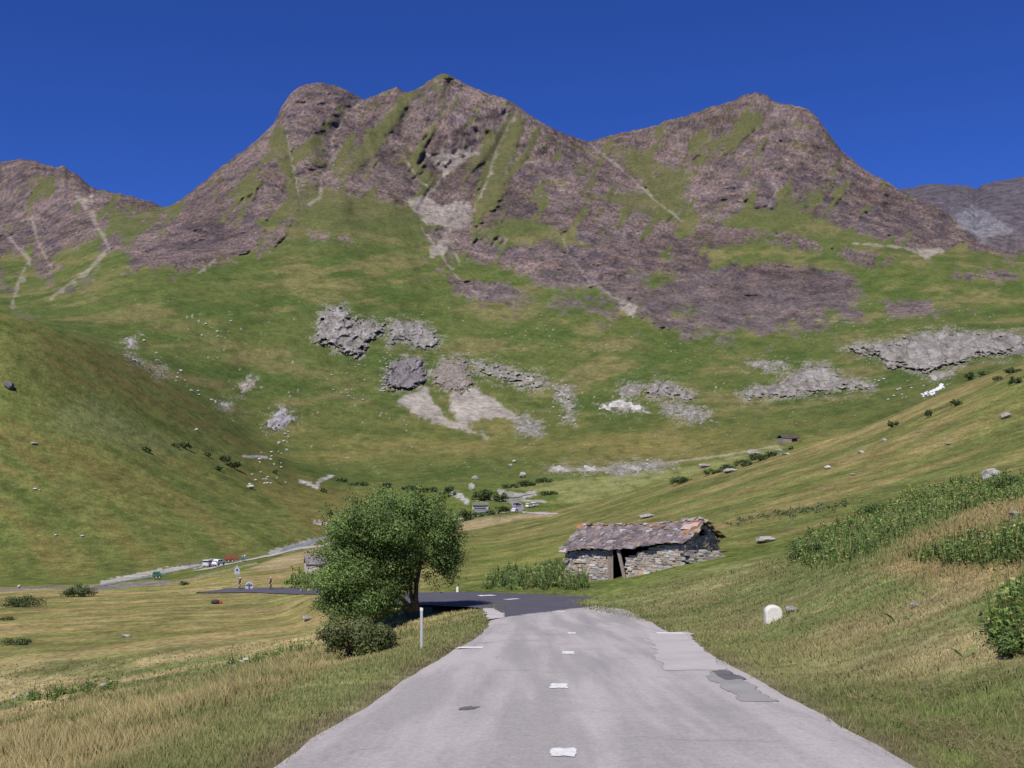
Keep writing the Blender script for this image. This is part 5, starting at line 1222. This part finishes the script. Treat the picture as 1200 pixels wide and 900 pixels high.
# ------------------------------------------------------------------ people and bicycles
def skin(name, verts, edges, rad, mat, parent, root=0, lvl=2):
    me = bpy.data.meshes.new(name); me.from_pydata(verts, edges, []); o = link(name, me, mat, parent)
    m = o.modifiers.new('skin','SKIN'); m.use_smooth_shade = True
    for i, q in enumerate(rad): me.skin_vertices[0].data[i].radius = (q, q) if not hasattr(q,'__len__') else q
    me.skin_vertices[0].data[root].use_root = True
    s = o.modifiers.new('sub','SUBSURF'); s.levels = lvl; s.render_levels = lvl
    return o
def person(loc, rz, label, pose, shirt, short, hairc, helmet=None, long_trousers=False):
    root = empty('person', loc, rz, label, 'person')
    # joints, figure faces +x: pelvis, chest, neck, head, and left/right limbs
    if pose == 'ride':
        J = dict(pel=(-.12,0,.98), wai=(-.02,0,1.16), che=(.12,0,1.36), nec=(.22,0,1.50), hd=(.28,0,1.60), top=(.31,0,1.71))
        sh = lambda s: (.15,.17*s,1.42); el = lambda s: (.34,.21*s,1.22); wr = lambda s: (.52,.20*s,1.06); ha = lambda s: (.58,.19*s,1.03)
        hp = lambda s: (-.12,.09*s,.95); kn = (lambda s: (.26,.10*s,.78) if s > 0 else (.20,-.10,.56)); an = (lambda s: (.02,.10*s,.42) if s > 0 else (.02,-.10,.16)); to = (lambda s: (.18,.11*s,.37) if s > 0 else (.17,-.11,.11))
    else:
        J = dict(pel=(0,0,.94), wai=(0,0,1.10), che=(.01,0,1.32), nec=(.01,0,1.48), hd=(.03,0,1.58), top=(.03,0,1.70))
        sh = lambda s: (0,.18*s,1.40); el = lambda s: (-.03,.24*s,1.13); wr = lambda s: (.06,.25*s,.90); ha = lambda s: (.09,.25*s,.82)
        hp = lambda s: (0,.09*s,.92); kn = lambda s: (.03,.11*s,.50); an = lambda s: (-.01,.12*s,.09); to = lambda s: (.14,.14*s,.04)
    v = [J['pel'],J['wai'],J['che'],J['nec'],J['hd'],J['top']]; e = [(0,1),(1,2),(2,3),(3,4),(4,5)]; rd = [(.13,.10),(.12,.095),(.14,.10),.055,(.085,.095),.07]
    for s in (1,-1):
        b = len(v); v += [sh(s),el(s),wr(s),ha(s)]; e += [(2,b),(b,b+1),(b+1,b+2),(b+2,b+3)]; rd += [.055,.042,.03,.035]
        b = len(v); v += [hp(s),kn(s),an(s),to(s)]; e += [(0,b),(b,b+1),(b+1,b+2),(b+2,b+3)]; rd += [.085,.058,.04,.036]
    skin('body', v, e, rd, M_SKIN, root)
    def cm(c): return colmat('cloth_'+name_of(c), sc=(12,), amp=.1, base=c, bump=.2)
    v = [J['pel'],J['wai'],J['che'],tuple(np.array(J['che'])*.45+np.array(J['nec'])*.55)]; e = [(0,1),(1,2),(2,3)]; rd = [(.15,.115),(.145,.115),(.165,.125),.075]
    for s in (1,-1):
        mid = tuple(np.array(sh(s))*.35+np.array(el(s))*.65); b = len(v); v += [sh(s),mid]; e += [(2,b),(b,b+1)]; rd += [.075,.062]
    skin('shirt', v, e, rd, cm(shirt), root)
    v = [J['pel']]; e = []; rd = [(.152,.12)]
    for s in (1,-1):
        k = kn(s); q = tuple(np.array(hp(s))*.25+np.array(k)*.75); b = len(v); v += [hp(s),q]; e += [(0,b),(b,b+1)]; rd += [.105,.078]
        if long_trousers: b = len(v); v += [k,an(s)]; e += [(b-1,b),(b,b+1)]; rd += [.072,.06]
    skin('trousers' if long_trousers else 'shorts', v, e, rd, cm(short), root)
    for s in (1,-1):
        a = np.array(an(s)); t = np.array(to(s)); mb = MB(); mb.tube([a+(-.05,0,-.03),a*.5+t*.5+(0,0,-.01),t+(.05,0,-.005)],[.045,.05,.035],8); mb.build('shoe', M_DARK, root, smooth=True)
    h = Vector(J['hd']); t = Vector(J['top']); c = (h*.4+t*.6)
    bm = bmesh.new(); bmesh.ops.create_uvsphere(bm, u_segments=14, v_segments=9, radius=.115)
    for q in bm.verts:
        q.co = Vector((q.co.x*1.12-.015, q.co.y*.9, q.co.z*.9 if q.co.z > 0 else q.co.z*.35))
    me = bpy.data.meshes.new('helmet' if helmet else 'hair'); bm.to_mesh(me); bm.free(); o = link(me.name, me, cm(helmet or hairc), root); o.location = c+Vector((0,0,.02))
    f = MB(); 
    for s in (1,-1): f.tube([h+Vector((.088,.03*s,.035)),h+Vector((.098,.03*s,.035))],[.011,.008],6)
    f.build('eye', M_DARK, root); nb = MB(); nb.tube([h+Vector((.085,0,.03)),h+Vector((.115,0,-.005)),h+Vector((.085,0,-.015))],[.008,.016,.010],6); nb.build('nose', M_SKIN, root)
    mo = MB(); mo.tube([h+Vector((.088,-.025,-.05)),h+Vector((.097,0,-.052)),h+Vector((.088,.025,-.05))],[.005,.008,.005],6); mo.build('mouth', colmat('lips',sc=(),base=(.32,.12,.10)), root)
    return root
_nm = {}
def name_of(c): return _nm.setdefault(c, 'tone_'+'abcdefghijklmnopqrstuvwxyz'[len(_nm)%26])
def bicycle(loc, rz, label, col):
    root = empty('bicycle', loc, rz, label, 'bicycle'); fm = colmat('bike_'+name_of(col), sc=(), base=col, rough=.35)
    for x in (-.5,.52):
        w = MB(); w.ring((x,0,.34), .315, .022, 'y', 26, 6); o = w.build('wheel', M_TYRE, root, smooth=True)
        sp = MB()
        for k in range(10): a = k*math.pi*2/10; sp.tube([(x,0,.34),(x+.30*math.cos(a),0,.34+.30*math.sin(a))], .004, 4)
        sp.build('spokes', M_GREYM, o)
    f = MB(); bb=(0,0,.30); st=(-.16,0,.80); hd=(.36,0,.80); hb=(.40,0,.66)
    for a,b in ((bb,st),(st,hd),(bb,hb),(hd,hb),((-.5,0,.34),bb),((-.5,0,.34),st),(hb,(.52,0,.34))): f.tube([a,b], .017, 7)
    f.tube([st,(-.19,0,.92)], .014, 6); f.tube([hd,(.37,0,.94)], .014, 6); f.build('frame', fm, root)
    s = MB(); s.prism([(-.31,-.07),(-.30,.07),(-.12,.03),(-.03,.012),(-.03,-.012),(-.12,-.03)], .045, 'z', c=(0,0,.935)); s.build('saddle', M_DARK, root)
    h = MB(); h.tube([(.52,.20,1.0),(.42,.19,.98),(.37,0,.96),(.42,-.19,.98),(.52,-.20,1.0)], .014, 6); h.build('handlebar', M_GREYM, root)
    c = MB(); c.ring((0,-.05,.30), .085, .012, 'y', 16, 5); c.tube([(0,-.06,.30),(.0,-.09,.13)], .012, 5); c.tube([(0,.06,.30),(.0,.09,.40)], .012, 5); c.build('crank', M_GREYM, root)
def roadpoint(u, Y):
    x = (u-CX)/F*Y; return Vector((x, Y, roadz(x,Y)+.01))
p1 = roadpoint(281, 142.5); p2 = roadpoint(317, 138.5)
for p, rz, lab, sh, so, hel, bc, bl in ((p1,-1.15,'cyclist in dark jersey and white helmet riding left of the round topped sign',(.09,.08,.10),(.03,.03,.035),(.75,.75,.72),(.6,.6,.6),'pale bicycle under the cyclist beside the round topped sign'),
                              (p2,-1.2,'cyclist in reddish brown jersey riding right of the round topped sign',(.26,.13,.10),(.02,.02,.025),(.62,.55,.48),(.05,.05,.06),'dark bicycle under the cyclist in the reddish brown jersey')):
    person(p, rz, lab, 'ride', sh, so, (.05,.03,.02), hel); bicycle(p, rz, bl, bc)
for u,v,lab,sh,so in ((284.5,660,'person in light blue shirt standing right of the red trailer',(.12,.38,.62),(.10,.14,.25)), (287,659,'person in pale shirt and blue trousers standing rightmost by the trailer',(.62,.55,.52),(.10,.30,.50))):
    g, Y = ground(u, v); person(g+Vector((0,0,.3)), 2.2, lab, 'stand', sh, so, (.06,.04,.025), None, True)

# ------------------------------------------------------------------ vehicles (nose towards +x)
def car(loc, rz, label, cat, col, kind='car', L=4.2, W=1.75, Hh=1.5, name='parked_car'):
    root = empty(name, loc, rz, label, cat); pm = colmat('paint_'+name_of(col), sc=(3,), amp=.05, base=col, rough=.3, spec=.5, bump=0)
    zb = .28; belt = .62*Hh; r = .31 if Hh < 1.7 else .34; xf, xr = L*.5-.82, -L*.5+.75
    if kind == 'van': ro = [(L*.46,belt),(L*.36,Hh*.97),(-L*.46,Hh),(-L*.495,Hh*.9)]; hood = L*.46
    elif kind == 'jeep': ro = [(L*.17,belt+.05),(L*.11,Hh*.98),(-L*.44,Hh),(-L*.47,belt)]; hood = L*.17
    else: ro = [(L*.26,belt),(L*.07,Hh*.985),(-L*.30,Hh),(-L*.45,belt+.04)]; hood = L*.26
    def wheelarch(cx): return [(cx+(r+.05)*math.cos(a), zb+.02+max(0,(r+.05)*math.sin(a))+0) for a in [math.pi*k/8 for k in range(9)]]
    low = [(L*.5,zb+.05),(L*.5,zb+.34),(L*.485,belt-.12),(hood+.001,belt-.0)] if kind != 'van' else [(L*.5,zb+.05),(L*.5,zb+.40),(L*.47,belt)]
    prof = low+[(-L*.485,belt+.03),(-L*.5,zb+.42),(-L*.5,zb+.05)]+[p for p in wheelarch(xr)[::-1]]+[p for p in wheelarch(xf)[::-1]]
    b = MB(); b.prism(prof, W, 'y')
    hw, tw = W/2*.97, W/2*.82; n = len(ro); vs = [(x, s*(hw if i in (0,n-1) else tw), z) for s in (-1,1) for i,(x,z) in enumerate(ro)]
    if kind != 'van': vs = [(x,y,z) for x,y,z in vs]
    b.add(vs, [tuple(range(n)),tuple(range(n,2*n))[::-1]]+[(i,i+n,(i+1)%n+n,(i+1)%n) for i in range(n)])
    body = b.build('body', pm, root, bevel=.03)
    def pane(nm, pts): m = MB(); m.add(pts,[tuple(range(len(pts)))]); m.build(nm, M_GLASS, root)
    def side(x0,x1,s):
        def top(x): return np.interp(x, [q[0] for q in ro[::-1]], [q[1] for q in ro[::-1]])
        zt = Hh*.93; out = []
        for x,z in ((x0,belt+.07),(x1,belt+.07),(min(x1,ro[1][0]-.05) if x1 > ro[1][0] else x1,zt),(max(x0,ro[2][0]+.05) if x0 < ro[2][0] else x0,zt)):
            f = (z-belt)/(Hh-belt); y = hw+(tw-hw)*min(max(f,0),1)+.012; out.append((x,s*y,z))
        return out
    xa, xb = ro[-1][0]+.16, ro[0][0]-.22; m1 = (xa+xb)/2
    for s in (-1,1): pane('side_window', side(xa,m1-.05,s)); pane('side_window', side(m1+.05,xb,s))
    a, c = Vector((ro[0][0],0,ro[0][1])), Vector((ro[1][0],0,ro[1][1])); off = Vector((.02,0,.015))
    pane('windscreen', [a.lerp(c,.08)+off+Vector((0,-hw*.9,0)),a.lerp(c,.08)+off+Vector((0,hw*.9,0)),a.lerp(c,.92)+off+Vector((0,tw*.9,0)),a.lerp(c,.92)+off+Vector((0,-tw*.9,0))])
    a = Vector((ro[-1][0] if kind != 'van' else -L*.492,0,belt+.08)); c = Vector((ro[-2][0] if kind != 'van' else ro[-1][0],0,Hh*.93 if kind != 'van' else Hh*.88)); off = Vector((-.025,0,.01))
    pane('rear_window', [a.lerp(c,.06)+off+Vector((0,-hw*.85,0)),a.lerp(c,.06)+off+Vector((0,hw*.85,0)),a.lerp(c,.94)+off+Vector((0,tw*.85,0)),a.lerp(c,.94)+off+Vector((0,-tw*.85,0))])
    for x in (xf,xr):
        for s in (-1,1):
            w = MB(); w.ring((x,s*(W/2-.10),r), r-.08, .085, 'y', 18, 8); wo = w.build('wheel', M_TYRE, root, smooth=True)
            q = MB(); q.tube([(x,s*(W/2-.16),r),(x,s*(W/2-.05),r)], [r-.12,r-.13], 14); q.build('rim', M_GREYM, wo)
    for s in (-1,1):
        m = MB(); m.box((L*.5,s*W*.36,zb+.36),(.05,.32,.13)); m.build('headlight', M_WHITE, root)
        m = MB(); m.box((-L*.5,s*W*.42,zb+.50),(.05,.16,.26)); m.build('tail_light', colmat('tail_light',sc=(),base=(.45,.03,.03),rough=.3), root)
    m = MB(); m.box((L*.5+.02,0,zb+.12),(.10,W*.94,.18)); m.build('bumper', M_GREYM, root, bevel=.02); m = MB(); m.box((-L*.5-.02,0,zb+.12),(.10,W*.94,.18)); m.build('bumper', M_GREYM, root, bevel=.02)
    return root
def onground(u, v, dz=.30): g, Y = ground(u, v); return g+Vector((0,0,dz))
car(onground(246,665), 1.35, 'silver van seen from behind, left of the two cars by the lower road', 'van', (.50,.50,.54), 'van', 4.1, 1.65, 1.6)
car(onground(256.5,664), 1.2, 'small white car right of the silver van by the lower road', 'car', (.74,.75,.78), 'car', 3.3, 1.5, 1.4)
car(onground(185.5,679,.2), .25, 'green off road car parked on the gravel by the river', 'car', (.05,.18,.085), 'jeep', 2.2, 1.5, 1.35)
car(onground(603.5,601,.4), 1.2, 'white car on the lower road in front of the bridge junction', 'car', (.68,.68,.68), 'car', 4.1, 1.75, 1.5)
car(onground(606,594,.45), .9, 'dark car parked behind the white car at the bridge junction', 'car', (.06,.07,.09), 'car', 4.1, 1.75, 1.5)
car(onground(620.5,595,.2), .9, 'white van, left one of the pair beside the bridge junction', 'van', (.78,.77,.74), 'van', 4.0, 1.8, 2.0)
car(onground(627.0,594,.2), .9, 'white van, right one of the pair beside the bridge junction', 'van', (.78,.77,.74), 'van', 4.0, 1.8, 1.95)
def trailer():
    p = onground(271,660,.2); root = empty('farm_trailer', p, .35, 'red brown farm trailer with raised slatted sides by the lower road', 'trailer'); rm = colmat('trailer_red', sc=(5,), base=(.20,.065,.045), amp=.25)
    b = MB(); b.box((0,0,.8),(3.0,1.7,.22)); b.box((1.9,0,.62),(1.0,.12,.1)); b.build('bed', rm, root)
    for s in (-1,1):
        q = MB()
        for z in (1.05,1.3,1.55): q.box((0,s*.85,z),(3.0,.04,.14))
        for x in (-1.45,0,1.45): q.box((x,s*.89,1.2),(.08,.05,.8))
        q.build('side_rail', colmat('rail_orange', sc=(5,), base=(.27,.095,.055), amp=.25), root)
        for x in (-.7,.2):
            w = MB(); w.ring((x,s*.75,.38), .28, .1, 'y', 16, 7); wo = w.build('wheel', M_TYRE, root, smooth=True); h = MB(); h.tube([(x,s*.70,.38),(x,s*.82,.38)],[.2,.19],12); h.build('rim', M_GREYM, wo)
trailer()
def bridge():
    g, Y = ground(563, 597); s = Y/F; root = empty('bridge', g, 0, 'small flat road bridge over the stream in the valley', 'bridge'); hz = 5*s
    d = MB(); d.box((0,0,hz+.15),(19*s,4.5,.5)); d.build('deck', colmat('concrete', sc=(2,), base=(.20,.19,.18)), root)
    gi = MB(); gi.box((0,-2.1,hz-.30),(17*s,.3,.55)); gi.box((0,2.1,hz-.30),(17*s,.3,.55)); gi.build('girder', M_DARK, root)
    for x in (-1,1):
        a = MB(); a.box((x*8.2*s,0,hz/2-.7),(2.4*s,4.3,hz+.8)); a.build('abutment', colmat('abutment_stone', sc=(2,), base=(.40,.38,.35)), root)
    for y in (-2.2,2.2):
        rl = MB(); rl.tube([(-9*s,y,hz+1.0),(9*s,y,hz+1.0)], .05, 6)
        for k in range(7): rl.tube([((-9+3*k)*s,y,hz+.3),((-9+3*k)*s,y,hz+1.0)], .04, 6)
        rl.build('railing', M_GREYM, root)
bridge()
g, Y = ground(253, 708); s = Y/F
root = empty('bundle', g, .2, 'small dark bundle with a red end lying in the left meadow', 'bundle')
b = MB(); b.tube([(-.55,0,.2),(-.4,0,.27),(0,.05,.3),(.3,0,.25),(.42,0,.2)],[.12,.27,.30,.25,.12],9); b.build('cover', colmat('dark_canvas', sc=(5,), base=(.05,.045,.05)), root, smooth=True)
b = MB(); b.tube([(.40,0,.2),(.55,0,.22),(.72,0,.16)],[.15,.2,.08],9); b.build('red_end', colmat('red_canvas', sc=(5,), base=(.5,.06,.04)), root, smooth=True)

# ------------------------------------------------------------------ light, sky, camera
SUN = Vector((-.33,-.77,1.0)).normalized()
el = math.asin(SUN.z); az = math.atan2(SUN.x, SUN.y)
sd = bpy.data.lights.new('sun', 'SUN'); sd.energy = 5.0; sd.angle = math.radians(.5); sd.color = (1,.955,.89)
so = bpy.data.objects.new('sun', sd); C.objects.link(so); so.rotation_euler = SUN.to_track_quat('Z','Y').to_euler()
w = bpy.data.worlds.new('World'); bpy.context.scene.world = w; w.use_nodes = True; nt = w.node_tree; bg = nt.nodes['Background']
sky = nt.nodes.new('ShaderNodeTexSky'); sky.sky_type = 'NISHITA'; sky.sun_disc = False; sky.sun_elevation = el; sky.sun_rotation = az; sky.altitude = 2200; sky.air_density = 1.0; sky.dust_density = .1; sky.ozone_density = 2.0
tint = nt.nodes.new('ShaderNodeMix'); tint.data_type = 'RGBA'; tint.blend_type = 'MULTIPLY'; tint.inputs[0].default_value = 1; tint.inputs[7].default_value = (.235,.455,1.15,1)
nt.links.new(sky.outputs[0], tint.inputs[6]); nt.links.new(tint.outputs[2], bg.inputs[0]); bg.inputs[1].default_value = .095
cam = bpy.data.cameras.new('camera'); co = bpy.data.objects.new('camera', cam); C.objects.link(co)
co.location = (0,0,ZC); co.rotation_euler = (math.pi/2,0,0); cam.sensor_width = 36; cam.lens = 36*F/1200; cam.shift_y = (HV-450)/1200; cam.clip_end = 20000; cam.clip_start = .1
sc = bpy.context.scene; sc.camera = co
sc.view_settings.view_transform = 'Standard'; sc.view_settings.look = 'None'; sc.view_settings.exposure = 0
